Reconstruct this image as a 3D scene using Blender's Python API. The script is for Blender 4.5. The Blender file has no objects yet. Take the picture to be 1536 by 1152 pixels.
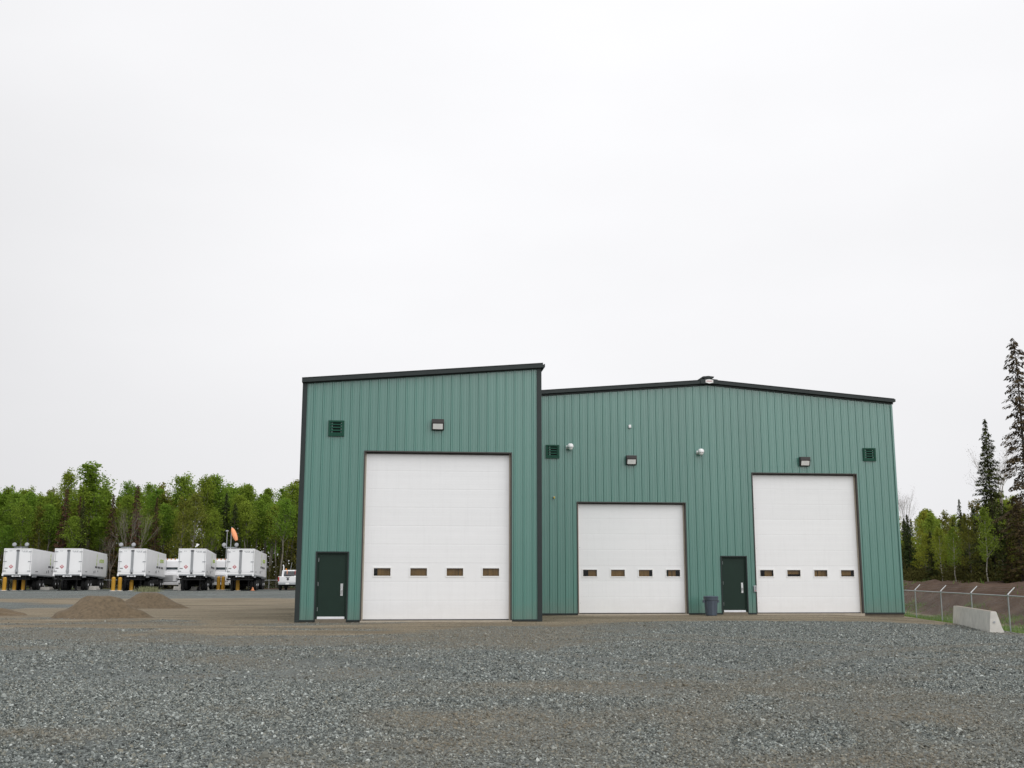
import bpy, math, random
import numpy as np
from mathutils import Matrix, Vector

rnd = random.Random(7)
rng = np.random.default_rng(11)
R = math.radians
scene = bpy.context.scene
COL = scene.collection

# ------------------------------------------------------------------ camera
F_PX, IMG_W, IMG_H = 1600.0, 1536.0, 1152.0        # focal length in pixels of the photograph
TILT, ROLL, EYE = R(10.132), R(0.084), 1.516
c_f = Vector((0, math.cos(TILT), math.sin(TILT)))
c_u0 = Vector((0, -math.sin(TILT), math.cos(TILT)))
c_r0 = Vector((1, 0, 0))
c_r = c_r0 * math.cos(ROLL) + c_u0 * math.sin(ROLL)
c_u = -c_r0 * math.sin(ROLL) + c_u0 * math.cos(ROLL)
cam_d = bpy.data.cameras.new('camera')
cam = bpy.data.objects.new('camera', cam_d)
COL.objects.link(cam)
cam.matrix_world = Matrix(((c_r.x, c_u.x, -c_f.x, 0), (c_r.y, c_u.y, -c_f.y, 0), (c_r.z, c_u.z, -c_f.z, EYE), (0, 0, 0, 1)))
cam_d.sensor_width = 36.0
cam_d.sensor_fit = 'HORIZONTAL'
cam_d.lens = 36.0 * F_PX / IMG_W
cam_d.clip_start = 0.1
cam_d.clip_end = 3000
scene.camera = cam

# ------------------------------------------------------------------ sky, sun, exposure
SUN_EL, SUN_AZ = R(38), R(147)                      # azimuth clockwise from +Y: behind the camera, a little right
world = bpy.data.worlds.new('World')
scene.world = world
world.use_nodes = True
wn, wl = world.node_tree.nodes, world.node_tree.links
wn.clear()
w_out = wn.new('ShaderNodeOutputWorld')
w_bg = wn.new('ShaderNodeBackground')
w_sky = wn.new('ShaderNodeTexSky')
w_sky.sky_type = 'NISHITA'
w_sky.sun_disc = False
w_sky.sun_elevation = SUN_EL
w_sky.sun_rotation = SUN_AZ
w_bw = wn.new('ShaderNodeRGBToBW')
w_tc = wn.new('ShaderNodeTexCoord')
w_sep = wn.new('ShaderNodeSeparateXYZ')
wl.new(w_tc.outputs['Generated'], w_sep.inputs[0])
def wmath(op, a, b=None, clamp=False):
    n = wn.new('ShaderNodeMath'); n.operation = op; n.use_clamp = clamp
    for i, v in enumerate((a, b)):
        if v is None: continue
        if isinstance(v, (int, float)): n.inputs[i].default_value = v
        else: wl.new(v, n.inputs[i])
    return n.outputs[0]
# an even overcast: a little brighter towards the zenith, soft cloud structure
up = wmath('MAXIMUM', w_sep.outputs['Z'], 0.0)
grad = wmath('ADD', wmath('MULTIPLY', up, 3.4), 8.62)
w_map = wn.new('ShaderNodeMapping')
w_map.inputs['Scale'].default_value = (1.0, 1.0, 2.6)
wl.new(w_tc.outputs['Generated'], w_map.inputs[0])
w_no = wn.new('ShaderNodeTexNoise')
w_no.inputs['Scale'].default_value = 1.7
w_no.inputs['Detail'].default_value = 5.0
w_no.inputs['Roughness'].default_value = 0.45
wl.new(w_map.outputs[0], w_no.inputs['Vector'])
cl = wmath('ADD', wmath('MULTIPLY', w_no.outputs['Fac'], 0.26), 0.87)
side = wmath('ADD', wmath('MULTIPLY', w_sep.outputs['X'], 0.09), wmath('SUBTRACT', 1.0, wmath('MULTIPLY', wmath('MULTIPLY', w_sep.outputs['X'], w_sep.outputs['X']), 0.42)))   # thicker cloud to the left; lens vignetting put in as dimmer sides
lum = wmath('MULTIPLY', wmath('MULTIPLY', grad, cl), side)
w_tint = wn.new('ShaderNodeMix'); w_tint.data_type = 'RGBA'; w_tint.blend_type = 'MULTIPLY'
w_tint.inputs[0].default_value = 1.0
w_comb = wn.new('ShaderNodeCombineColor')
for i in range(3): wl.new(lum, w_comb.inputs[i])
wl.new(w_comb.outputs[0], w_tint.inputs[6])
w_tint.inputs[7].default_value = (0.988, 0.988, 1.008, 1)
w_mix = wn.new('ShaderNodeMix'); w_mix.data_type = 'RGBA'
w_mix.inputs[0].default_value = 0.03                 # a trace of the clear sky above the cloud
wl.new(w_tint.outputs[2], w_mix.inputs[6])
wl.new(w_sky.outputs[0], w_bw.inputs[0])
wl.new(w_bw.outputs[0], w_mix.inputs[7])
wl.new(w_mix.outputs[2], w_bg.inputs['Color'])
w_bg.inputs['Strength'].default_value = 0.1
wl.new(w_bg.outputs[0], w_out.inputs['Surface'])

sun_d = bpy.data.lights.new('sun', 'SUN')
sun_d.energy = 1.5
sun_d.angle = R(70)
sun_d.color = (1.0, 0.99, 0.975)
sun = bpy.data.objects.new('sun', sun_d)
COL.objects.link(sun)
sdir = Vector((math.sin(SUN_AZ) * math.cos(SUN_EL), math.cos(SUN_AZ) * math.cos(SUN_EL), math.sin(SUN_EL)))
sun.rotation_euler = (-sdir).to_track_quat('-Z', 'Y').to_euler()
sun.location = (0, 0, 60)
scene.view_settings.view_transform = 'Standard'
scene.view_settings.look = 'None'
scene.view_settings.exposure = 0.0
scene.view_settings.gamma = 1.0
scene.view_settings.use_curve_mapping = False
scene.render.engine = 'CYCLES'
scene.cycles.max_bounces = 6
scene.cycles.diffuse_bounces = 3
scene.cycles.glossy_bounces = 3
scene.cycles.transparent_max_bounces = 12
scene.cycles.caustics_reflective = False
scene.cycles.caustics_refractive = False

# ------------------------------------------------------------------ measuring helpers
def ray(px, py):
    a, b = (px - IMG_W / 2) / F_PX, -(py - IMG_H / 2) / F_PX
    return c_f + c_r * a + c_u * b
def at(px, py, Y):                                   # the point of the photograph's pixel that lies Y metres ahead
    d = ray(px, py); t = Y / d.y
    return Vector((d.x * t, Y, EYE + d.z * t))
def on_ground(px, py, z=0.0):
    d = ray(px, py); t = (z - EYE) / d.z
    return Vector((d.x * t, d.y * t, z))

# ------------------------------------------------------------------ materials
MATS = {}
def nodes_of(m):
    m.use_nodes = True
    return m.node_tree.nodes, m.node_tree.links
def mat(name, col, rough=0.6, metal=0.0, var=0.12, scale=3.0, bump=0.0, bscale=60.0, spec=0.5, stretch=None, obvar=0.0, splash=None, runs=0.0):
    m = bpy.data.materials.new(name)
    n, l = nodes_of(m)
    p = n['Principled BSDF']
    tc = n.new('ShaderNodeTexCoord')
    src = tc.outputs['Object']
    if stretch:
        mp = n.new('ShaderNodeMapping'); mp.inputs['Scale'].default_value = stretch
        l.new(src, mp.inputs[0]); src = mp.outputs[0]
    no = n.new('ShaderNodeTexNoise')
    no.inputs['Scale'].default_value = scale
    no.inputs['Detail'].default_value = 6
    no.inputs['Roughness'].default_value = 0.6
    l.new(src, no.inputs['Vector'])
    mr = n.new('ShaderNodeMapRange')
    mr.inputs['From Min'].default_value = 0.25; mr.inputs['From Max'].default_value = 0.75
    mr.inputs['To Min'].default_value = 1 - var; mr.inputs['To Max'].default_value = 1 + var
    l.new(no.outputs['Fac'], mr.inputs['Value'])
    val = mr.outputs[0]
    if obvar:
        oi = n.new('ShaderNodeObjectInfo')
        m2 = n.new('ShaderNodeMapRange')
        m2.inputs['To Min'].default_value = 1 - obvar; m2.inputs['To Max'].default_value = 1 + obvar
        l.new(oi.outputs['Random'], m2.inputs['Value'])
        mm = n.new('ShaderNodeMath'); mm.operation = 'MULTIPLY'
        l.new(val, mm.inputs[0]); l.new(m2.outputs[0], mm.inputs[1]); val = mm.outputs[0]
    vm = n.new('ShaderNodeVectorMath'); vm.operation = 'SCALE'
    vm.inputs[0].default_value = col
    l.new(val, vm.inputs['Scale'])
    out = vm.outputs[0]
    if runs:
        mp2 = n.new('ShaderNodeMapping'); mp2.inputs['Scale'].default_value = (5.5, 1, 0.35); l.new(tc.outputs['Object'], mp2.inputs[0])
        n2 = n.new('ShaderNodeTexNoise'); n2.inputs['Scale'].default_value = 2.4; n2.inputs['Detail'].default_value = 5; l.new(mp2.outputs[0], n2.inputs['Vector'])
        r2 = n.new('ShaderNodeMapRange'); r2.inputs['From Min'].default_value = 0.52; r2.inputs['From Max'].default_value = 0.75; r2.inputs['To Min'].default_value = 1.0; r2.inputs['To Max'].default_value = 1.0 - runs
        l.new(n2.outputs['Fac'], r2.inputs['Value'])
        v2 = n.new('ShaderNodeVectorMath'); v2.operation = 'SCALE'; l.new(out, v2.inputs[0]); l.new(r2.outputs[0], v2.inputs['Scale']); out = v2.outputs[0]
    if splash:
        sz = n.new('ShaderNodeSeparateXYZ'); l.new(tc.outputs['Object'], sz.inputs[0])
        n3 = n.new('ShaderNodeTexNoise'); n3.inputs['Scale'].default_value = 3.0; n3.inputs['Detail'].default_value = 7; n3.inputs['Roughness'].default_value = 0.7; l.new(tc.outputs['Object'], n3.inputs['Vector'])
        zz = n.new('ShaderNodeMath'); zz.operation = 'MULTIPLY_ADD'; zz.inputs[1].default_value = -0.9; l.new(n3.outputs['Fac'], zz.inputs[0]); l.new(sz.outputs['Z'], zz.inputs[2])
        r3 = n.new('ShaderNodeMapRange'); r3.inputs['From Min'].default_value = -0.45; r3.inputs['From Max'].default_value = 0.25; r3.inputs['To Min'].default_value = splash[3]; r3.inputs['To Max'].default_value = 0.0
        l.new(zz.outputs[0], r3.inputs['Value'])
        m3 = n.new('ShaderNodeMix'); m3.data_type = 'RGBA'; m3.inputs[7].default_value = (*splash[:3], 1); l.new(r3.outputs[0], m3.inputs[0]); l.new(out, m3.inputs[6]); out = m3.outputs[2]
    l.new(out, p.inputs['Base Color'])
    p.inputs['Roughness'].default_value = rough
    p.inputs['Metallic'].default_value = metal
    p.inputs['Specular IOR Level'].default_value = spec
    if bump:
        b2 = n.new('ShaderNodeTexNoise'); b2.inputs['Scale'].default_value = bscale; b2.inputs['Detail'].default_value = 4
        l.new(src, b2.inputs['Vector'])
        bp = n.new('ShaderNodeBump'); bp.inputs['Strength'].default_value = bump; bp.inputs['Distance'].default_value = 0.02
        l.new(b2.outputs['Fac'], bp.inputs['Height']); l.new(bp.outputs[0], p.inputs['Normal'])
    MATS[name] = m
    return m

G_WALL = mat('green_wall_paint', (0.068, 0.200, 0.164), 0.32, spec=1.0, var=0.05, scale=0.9, bump=0.10, bscale=2.2, stretch=(1, 1, 0.25), obvar=0.05, splash=(0.16, 0.14, 0.11, 0.28), runs=0.05)
G_WALL.node_tree.nodes['Principled BSDF'].inputs['Coat Weight'].default_value = 0.25
G_WALL.node_tree.nodes['Principled BSDF'].inputs['Coat Roughness'].default_value = 0.22
TRIM = mat('charcoal_trim_paint', (0.026, 0.034, 0.034), 0.45, var=0.10, scale=4, spec=0.25)
TRIM_BROWN = mat('bronze_jamb_paint', (0.045, 0.040, 0.036), 0.45, var=0.10)
SEAL = mat('beige_weather_seal', (0.42, 0.37, 0.30), 0.7)
DOOR_W = mat('white_door_paint', (0.84, 0.845, 0.855), 0.5, var=0.015, scale=1.6, bump=0.05, bscale=25, stretch=(0.5, 1, 3), obvar=0.02, splash=(0.42, 0.38, 0.32, 0.18), runs=0.03)
WIN_W = mat('white_window_plastic', (0.84, 0.84, 0.83), 0.4, var=0.02)
DOOR_G = mat('dark_green_door_paint', (0.0125, 0.029, 0.0215), 0.5, var=0.08, spec=0.2)
VENT_G = mat('dark_green_vent_paint', (0.010, 0.066, 0.042), 0.5, var=0.1, spec=0.2)
BLACK = mat('black_void', (0.006, 0.006, 0.006), 0.8)
RUBBER = mat('black_rubber', (0.014, 0.014, 0.015), 0.75, var=0.3)
CHASSIS = mat('black_chassis_steel', (0.008, 0.008, 0.0085), 0.6, var=0.3, spec=0.2)
STEEL = mat('brushed_steel', (0.62, 0.63, 0.64), 0.3, metal=0.9, var=0.06)
GALV = mat('galvanised_steel', (0.42, 0.44, 0.46), 0.5, metal=0.45, var=0.15, scale=8)
ALU = mat('mill_aluminium', (0.75, 0.76, 0.78), 0.45, metal=0.2, var=0.05)
WHITE = mat('white_vehicle_paint', (0.80, 0.80, 0.81), 0.3, var=0.035, scale=0.8)
WHITE_TR = mat('white_trailer_paint', (0.88, 0.88, 0.89), 0.38, var=0.05, scale=0.5)
CAM_W = mat('white_camera_plastic', (0.85, 0.85, 0.85), 0.35, var=0.02)
LENS_W = mat('frosted_lamp_lens', (0.74, 0.74, 0.72), 0.35, var=0.08, scale=12)
BRONZE = mat('dark_bronze_lamp_paint', (0.030, 0.026, 0.025), 0.45)
YELLOW = mat('yellow_bollard_paint', (0.47, 0.245, 0.014), 0.55, var=0.12, scale=2)
ORANGE = mat('orange_nylon', (0.90, 0.36, 0.17), 0.7, var=0.08)
AMBER = mat('amber_plastic', (0.70, 0.25, 0.03), 0.3)
RED = mat('red_plastic', (0.42, 0.03, 0.03), 0.35)
PLAC_R = mat('red_placard_print', (0.52, 0.14, 0.16), 0.5)
GREY_T = mat('grey_door_seal', (0.36, 0.37, 0.39), 0.5, var=0.08)
DKGREY = mat('dark_grey_print', (0.07, 0.07, 0.075), 0.5)
LIME = mat('lime_green_print', (0.42, 0.55, 0.12), 0.5)
GLASS_D = mat('dark_vehicle_glass', (0.02, 0.03, 0.035), 0.08, spec=0.8)
BIN = mat('slate_blue_plastic', (0.070, 0.090, 0.120), 0.45, var=0.1)
CONC = mat('weathered_concrete', (0.66, 0.635, 0.585), 0.85, var=0.16, scale=3.5, bump=0.25, bscale=30)
CONC_S = mat('stained_concrete_top', (0.33, 0.29, 0.24), 0.85, var=0.3, scale=5, bump=0.25, bscale=30)
SILL_C = mat('pale_concrete_sill', (0.40, 0.35, 0.28), 0.85, var=0.15, scale=5)
STEP_C = mat('dusty_concrete_step', (0.17, 0.145, 0.11), 0.9, var=0.2, scale=6)
WOOD = mat('brown_plywood', (0.40, 0.225, 0.075), 0.7, var=0.35, scale=2.2, stretch=(6, 1, 0.7))
SOIL_P = mat('sand_pile_soil', (0.138, 0.102, 0.063), 0.95, var=0.38, scale=9, bump=0.9, bscale=22)
GRASS_M = mat('fresh_grass', (0.135, 0.215, 0.040), 0.8, var=0.4, scale=0.7)
WEED_M = mat('dry_pale_weed', (0.24, 0.25, 0.13), 0.85, var=0.3)
BRASS = mat('yellow_brass', (0.55, 0.42, 0.06), 0.4)
BARK_GREY = mat('grey_aspen_bark', (0.17, 0.155, 0.125), 0.9, var=0.4, scale=2.5)
BARK_DARK = mat('dark_spruce_bark', (0.065, 0.052, 0.042), 0.9, var=0.35, scale=3)
BARK_BARE = mat('pale_dead_bark', (0.22, 0.19, 0.155), 0.9, var=0.35, scale=3)
BARK_WHITE = mat('white_birch_bark', (0.48, 0.45, 0.40), 0.85, var=0.5, scale=4, stretch=(1, 1, 3))
ROOF_M = mat('charcoal_roof_sheet', (0.045, 0.05, 0.05), 0.45)
LINER = mat('white_interior_liner', (0.35, 0.33, 0.30), 0.7)

def glass_mat():
    m = bpy.data.materials.new('window_glass')
    n, l = nodes_of(m)
    n.clear()
    o = n.new('ShaderNodeOutputMaterial')
    t = n.new('ShaderNodeBsdfTransparent'); t.inputs[0].default_value = (0.80, 0.83, 0.82, 1)
    g = n.new('ShaderNodeBsdfGlossy'); g.inputs['Roughness'].default_value = 0.03
    f = n.new('ShaderNodeFresnel'); f.inputs['IOR'].default_value = 1.45
    mx = n.new('ShaderNodeMixShader')
    l.new(f.outputs[0], mx.inputs[0]); l.new(t.outputs[0], mx.inputs[1]); l.new(g.outputs[0], mx.inputs[2])
    l.new(mx.outputs[0], o.inputs[0])
    return m
GLASS = glass_mat()

def leaf_mat(name, c1, c2, trans=0.35, nscale=0.45, hue=0.03):
    m = bpy.data.materials.new(name)
    n, l = nodes_of(m)
    n.clear()
    o = n.new('ShaderNodeOutputMaterial')
    g = n.new('ShaderNodeNewGeometry')
    oi = n.new('ShaderNodeObjectInfo')
    no = n.new('ShaderNodeTexNoise'); no.inputs['Scale'].default_value = nscale; no.inputs['Detail'].default_value = 4
    l.new(g.outputs['Position'], no.inputs['Vector'])
    mr = n.new('ShaderNodeMapRange'); mr.inputs['From Min'].default_value = 0.3; mr.inputs['From Max'].default_value = 0.7
    l.new(no.outputs['Fac'], mr.inputs['Value'])
    ad = n.new('ShaderNodeMath'); ad.operation = 'MULTIPLY_ADD'; ad.inputs[1].default_value = 0.5
    hf = n.new('ShaderNodeMath'); hf.operation = 'MULTIPLY'; hf.inputs[1].default_value = 0.5
    l.new(oi.outputs['Random'], hf.inputs[0]); l.new(mr.outputs[0], ad.inputs[0]); l.new(hf.outputs[0], ad.inputs[2])
    mx = n.new('ShaderNodeMix'); mx.data_type = 'RGBA'
    mx.inputs[6].default_value = (*c1, 1); mx.inputs[7].default_value = (*c2, 1)
    l.new(ad.outputs[0], mx.inputs[0])
    hs = n.new('ShaderNodeHueSaturation')
    hm = n.new('ShaderNodeMapRange'); hm.inputs['To Min'].default_value = 0.5 - hue; hm.inputs['To Max'].default_value = 0.5 + hue
    ml = n.new('ShaderNodeMath'); ml.operation = 'FRACT'
    m7 = n.new('ShaderNodeMath'); m7.operation = 'MULTIPLY'; m7.inputs[1].default_value = 7.31
    l.new(oi.outputs['Random'], m7.inputs[0]); l.new(m7.outputs[0], ml.inputs[0]); l.new(ml.outputs[0], hm.inputs['Value'])
    l.new(hm.outputs[0], hs.inputs['Hue'])
    rv = n.new('ShaderNodeMapRange'); rv.inputs['To Min'].default_value = 0.7; rv.inputs['To Max'].default_value = 1.3
    l.new(g.outputs['Random Per Island'], rv.inputs['Value']); l.new(rv.outputs[0], hs.inputs['Value'])
    l.new(mx.outputs[2], hs.inputs['Color'])
    d = n.new('ShaderNodeBsdfDiffuse'); t = n.new('ShaderNodeBsdfTranslucent')
    l.new(hs.outputs[0], d.inputs[0]); l.new(hs.outputs[0], t.inputs[0])
    ms = n.new('ShaderNodeMixShader'); ms.inputs[0].default_value = trans
    l.new(d.outputs[0], ms.inputs[1]); l.new(t.outputs[0], ms.inputs[2]); l.new(ms.outputs[0], o.inputs[0])
    return m
LEAF_ASPEN = leaf_mat('fresh_aspen_leaves', (0.165, 0.255, 0.032), (0.265, 0.355, 0.055), trans=0.5, hue=0.02)
LEAF_OLIVE = leaf_mat('olive_budding_leaves', (0.165, 0.160, 0.030), (0.230, 0.220, 0.046), trans=0.45)
LEAF_BIRCH = leaf_mat('yellow_green_birch_leaves', (0.215, 0.265, 0.034), (0.330, 0.365, 0.062), trans=0.5)
LEAF_BUSH = leaf_mat('bush_leaves', (0.050, 0.065, 0.014), (0.110, 0.125, 0.026))
LEAF_BRUSH = leaf_mat('brown_budding_brush', (0.050, 0.044, 0.018), (0.095, 0.090, 0.028), trans=0.25)
NEEDLE = leaf_mat('dark_spruce_needles', (0.036, 0.052, 0.018), (0.078, 0.096, 0.034), trans=0.15)
NEEDLE_RUST = leaf_mat('rusty_spruce_needles', (0.078, 0.047, 0.027), (0.115, 0.074, 0.042), trans=0.15)
NEEDLE_BRN = leaf_mat('brownish_cone_laden_needles', (0.075, 0.060, 0.036), (0.125, 0.092, 0.056), trans=0.2)
TWIG_M = leaf_mat('bare_twigs', (0.13, 0.10, 0.075), (0.19, 0.155, 0.12), trans=0.1)

# ------------------------------------------------------------------ mesh helpers
class MB:
    def __init__(s): s.v, s.f, s.m = [], [], []
    def add(s, vs, fs, m=0):
        b = len(s.v); s.v += [tuple(v) for v in vs]
        s.f += [tuple(i + b for i in f) for f in fs]; s.m += [m] * len(fs)
    def box(s, x0, x1, y0, y1, z0, z1, m=0):
        s.add([(x0, y0, z0), (x1, y0, z0), (x1, y1, z0), (x0, y1, z0), (x0, y0, z1), (x1, y0, z1), (x1, y1, z1), (x0, y1, z1)],
              [(0, 3, 2, 1), (4, 5, 6, 7), (0, 1, 5, 4), (1, 2, 6, 5), (2, 3, 7, 6), (3, 0, 4, 7)], m)
    def prism(s, poly, a0, a1, axis='y', m=0):       # a polygon in the two other axes, pushed along one axis
        n = len(poly)
        def pt(p, a):
            return {'y': (p[0], a, p[1]), 'x': (a, p[0], p[1]), 'z': (p[0], p[1], a)}[axis]
        s.add([pt(p, a0) for p in poly] + [pt(p, a1) for p in poly],
              [tuple(range(n))[::-1], tuple(range(n, 2 * n))] + [(i, (i + 1) % n, n + (i + 1) % n, n + i) for i in range(n)], m)
    def tube(s, p0, p1, r0, r1=None, n=8, m=0, caps=True):
        p0, p1 = Vector(p0), Vector(p1)
        r1 = r0 if r1 is None else r1
        d = (p1 - p0).normalized()
        a = d.orthogonal().normalized(); b = d.cross(a)
        vs = []
        for p, r in ((p0, r0), (p1, r1)):
            for i in range(n):
                t = 2 * math.pi * i / n
                vs.append(p + a * (r * math.cos(t)) + b * (r * math.sin(t)))
        fs = [(i, (i + 1) % n, n + (i + 1) % n, n + i) for i in range(n)]
        if caps: fs += [tuple(range(n))[::-1], tuple(range(n, 2 * n))]
        s.add(vs, fs, m)
    def lathe(s, prof, n=16, m=0, origin=(0, 0, 0)):  # (radius, z) profile about z
        ox, oy, oz = origin
        vs = []
        for r, z in prof:
            for i in range(n):
                t = 2 * math.pi * i / n
                vs.append((ox + r * math.cos(t), oy + r * math.sin(t), oz + z))
        fs = []
        for k in range(len(prof) - 1):
            for i in range(n):
                j = (i + 1) % n
                fs.append((k * n + i, k * n + j, (k + 1) * n + j, (k + 1) * n + i))
        fs += [tuple(range(n))[::-1], tuple(range((len(prof) - 1) * n, len(prof) * n))]
        s.add(vs, fs, m)
    def ball(s, c, r, n=10, k=6, m=0, sz=1.0):
        prof = [(max(1e-4, r * math.sin(math.pi * i / k)), -r * sz * math.cos(math.pi * i / k)) for i in range(k + 1)]
        s.lathe(prof, n, m, c)
    def build(s, name, mats, parent=None, smooth=False, bevel=0.0):
        me = bpy.data.meshes.new(name)
        me.from_pydata(s.v, [], s.f)
        for mm in (mats if isinstance(mats, (list, tuple)) else [mats]): me.materials.append(mm)
        if len(set(s.m)) > 1: me.polygons.foreach_set('material_index', s.m)
        if smooth: me.polygons.foreach_set('use_smooth', [True] * len(me.polygons))
        me.update()
        o = bpy.data.objects.new(name, me)
        COL.objects.link(o)
        if parent: o.parent = parent
        if bevel:
            b = o.modifiers.new('edge', 'BEVEL'); b.width = bevel; b.segments = 2; b.limit_method = 'ANGLE'
        return o
def np_mesh(name, verts, quads, mats, parent=None, link=True):
    me = bpy.data.meshes.new(name)
    k = quads.shape[1]
    me.vertices.add(len(verts)); me.vertices.foreach_set('co', verts.astype(np.float32).ravel())
    me.loops.add(quads.size); me.loops.foreach_set('vertex_index', quads.astype(np.int32).ravel())
    me.polygons.add(len(quads))
    me.polygons.foreach_set('loop_start', np.arange(0, quads.size, k, dtype=np.int32))
    me.polygons.foreach_set('loop_total', np.full(len(quads), k, dtype=np.int32))
    me.materials.append(mats)
    me.update(calc_edges=True)
    if not link: return me
    o = bpy.data.objects.new(name, me); COL.objects.link(o)
    if parent: o.parent = parent
    return o
def tag(o, label=None, cat=None, group=None, kind=None):
    if label: o['label'] = label
    if cat: o['category'] = cat
    if group: o['group'] = group
    if kind: o['kind'] = kind
    return o
def empty(name, loc=(0, 0, 0), rz=0.0, label=None, cat=None, group=None):
    o = bpy.data.objects.new(name, None)
    COL.objects.link(o)
    o.location = loc; o.rotation_euler = (0, 0, rz); o.empty_display_size = 0.3
    return tag(o, label, cat, group)
def dup(root, loc, rz, label=None, scale=None, group=None):
    r = root.copy(); COL.objects.link(r)
    r.location = loc; r.rotation_euler = (0, 0, rz)
    if scale is not None: r.scale = scale if isinstance(scale, (tuple, list)) else (scale,) * 3
    if label: r['label'] = label
    if group: r['group'] = group
    for ch in list(root.children):
        c = ch.copy(); COL.objects.link(c); c.parent = r
        for g in list(ch.children):
            d = g.copy(); COL.objects.link(d); d.parent = c
    return r
def part_copy(o, loc, parent):
    c = o.copy(); COL.objects.link(c); c.parent = parent; c.location = loc
    for g in list(o.children):
        d = g.copy(); COL.objects.link(d); d.parent = c
    return c

# ------------------------------------------------------------------ terrain
def sstep(a, b, x):
    t = np.clip((x - a) / (b - a), 0, 1); return t * t * (3 - 2 * t)
def vnoise(x, y, f, seed):                            # smooth value noise
    r = np.random.default_rng(seed).random((64, 64))
    X, Y = x * f, y * f
    xi, yi = np.floor(X).astype(int), np.floor(Y).astype(int)
    u, v = X - xi, Y - yi
    u, v = u * u * (3 - 2 * u), v * v * (3 - 2 * v)
    g = lambda i, j: r[i % 64, j % 64]
    return (g(xi, yi) * (1 - u) + g(xi + 1, yi) * u) * (1 - v) + (g(xi, yi + 1) * (1 - u) + g(xi + 1, yi + 1) * u) * v - 0.5
def fence_x(y): return 21.5 + (y - 47.0) * 0.100     # the perimeter fence along the right side of the yard
def height(x, y):
    x, y = np.asarray(x, float), np.asarray(y, float)
    u = x - fence_x(y)
    z = 0.035 * vnoise(x, y, 0.22, 1) + 0.02 * vnoise(x, y, 0.9, 2)
    z = z * sstep(7.0, 12.0, np.hypot(x, y)) 
    z = z - 0.10 * sstep(-9, -5.8, u) - 0.80 * sstep(-5.6, -2.0, u)
    crest = 1.85 + 0.45 * vnoise(x, y, 0.16, 3) + 0.30 * vnoise(x, y, 0.5, 4) + 0.16 * vnoise(x, y, 1.3, 5)
    z = z + crest * sstep(1.6, 6.6, u + 0.9 * vnoise(x, y, 0.35, 6)) * sstep(-2, 2, u)
    z = z + (0.40 * vnoise(x, y, 0.9, 9) + 0.22 * vnoise(x + 0.5 * y, y * 0.6, 1.4, 12)) * sstep(1.5, 4, u) * (1 - sstep(9, 14, u))
    return z
def h1(x, y): return float(height(x, y))

A_B = R(5.856)
ax, ay = math.cos(A_B), math.sin(A_B)
PL = Vector((-6.938, 35.005, 0.0))                    # front left foot of the left bay
PR = Vector((1.167, 41.359, 0.0))                     # where the right hall's front starts
def sand_amount(x, y):
    # brown sandy soil: a strip along both fronts and a broad worn band to the left of the building
    def wall_d(P, s0, s1):
        dx, dy = x - P.x, y - P.y
        s = dx * ax + dy * ay; d = -dx * ay + dy * ax
        e = np.maximum(np.maximum(s0 - s, s - s1), 0)
        return s, d, e
    s, d, e = wall_d(PL, -1.0, 8.0)
    m1 = 1 - sstep(-1.8, 1.6, -d - (4.4 - 0.15 * np.clip(s, 0, 8)) + e * 0.6)
    m1 = m1 * sstep(-12, -2, -d + 0 * x + 10)
    s, d, e = wall_d(PR, 0.0, 19.0)
    m2 = 1 - sstep(-2.0, 1.8, -d - (4.6 + 0.12 * s) + e * 0.8)
    m2 = m2 * (d < 30)
    lo = np.interp(x, [-60, -26, -14, -11.5, -9.5, -6.5, -4, -2.6, -1, 2], [32, 31.5, 30.8, 30.4, 28.4, 27.0, 27.4, 29.6, 32, 35])
    hi = np.interp(x, [-60, -26, -20, -13, -8, 0], [44, 44, 50, 56, 62, 60])
    wob = 1.6 * vnoise(x, y, 0.18, 21)
    m3 = sstep(-2.4, 2.0, y - lo + wob) * (1 - sstep(-2.5, 2.5, y - hi + wob)) * (x < 3)
    m3 = m3 * (1 - 0.55 * (np.abs(y - 33.2 - 0.10 * (x + 14)) < 1.0) * (x < -9)) * (1 - 0.4 * sstep(0.05, 0.25, vnoise(x, y * 1.6, 0.25, 24)))
    m = np.clip(np.maximum(np.maximum(m1 * (x > -9.5), m2), m3), 0, 1)
    rough = 1.1 * vnoise(x * 0.55, y * 1.3, 0.5, 25) + 0.8 * vnoise(x * 0.6, y * 1.5, 1.2, 26) + 0.5 * vnoise(x, y * 1.4, 2.4, 27)
    m = m * np.clip(1.0 - 0.8 * sstep(0.05, 0.35, vnoise(x * 0.5, y * 1.2, 0.33, 28)) * (x < -3.5) * (y < 36), 0, 1)
    return np.clip(m + rough * (1 - np.abs(2 * m - 1) ** 1.5) * 1.3, 0, 1)
def dust_amount(x, y):                                # fines worked up between the stones: brownish patches in the gravel
    d = vnoise(x * 0.6, y, 0.20, 61) + 0.7 * vnoise(x * 0.7, y * 1.2, 0.55, 62) + 0.45 * vnoise(x, y, 1.5, 63)
    d = sstep(0.0, 0.62, d + 0.05)
    for cx, cy, r in ((-16.0, 9.0, 26.0), (-16.0, 9.0, 27.8), (24.0, 6.0, 21.0), (24.0, 6.0, 22.8), (-30.0, -4.0, 38.0), (-30.0, -4.0, 39.8)):   # wheel tracks
        q = np.abs(np.hypot(x - cx, y - cy) - r + 0.25 * vnoise(x, y, 0.4, 64))
        d = np.maximum(d, 0.62 * (1 - sstep(0.12, 0.42, q)) * np.clip(0.75 + 1.2 * vnoise(x, y, 0.35, 65), 0, 1))
    return d
def grow(a, b, step, k): 
    out = [a]; 
    while abs(out[-1] - a) < abs(b - a):
        out.append(out[-1] + step * (1 if b > a else -1)); step *= k
    return out[1:]
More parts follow.
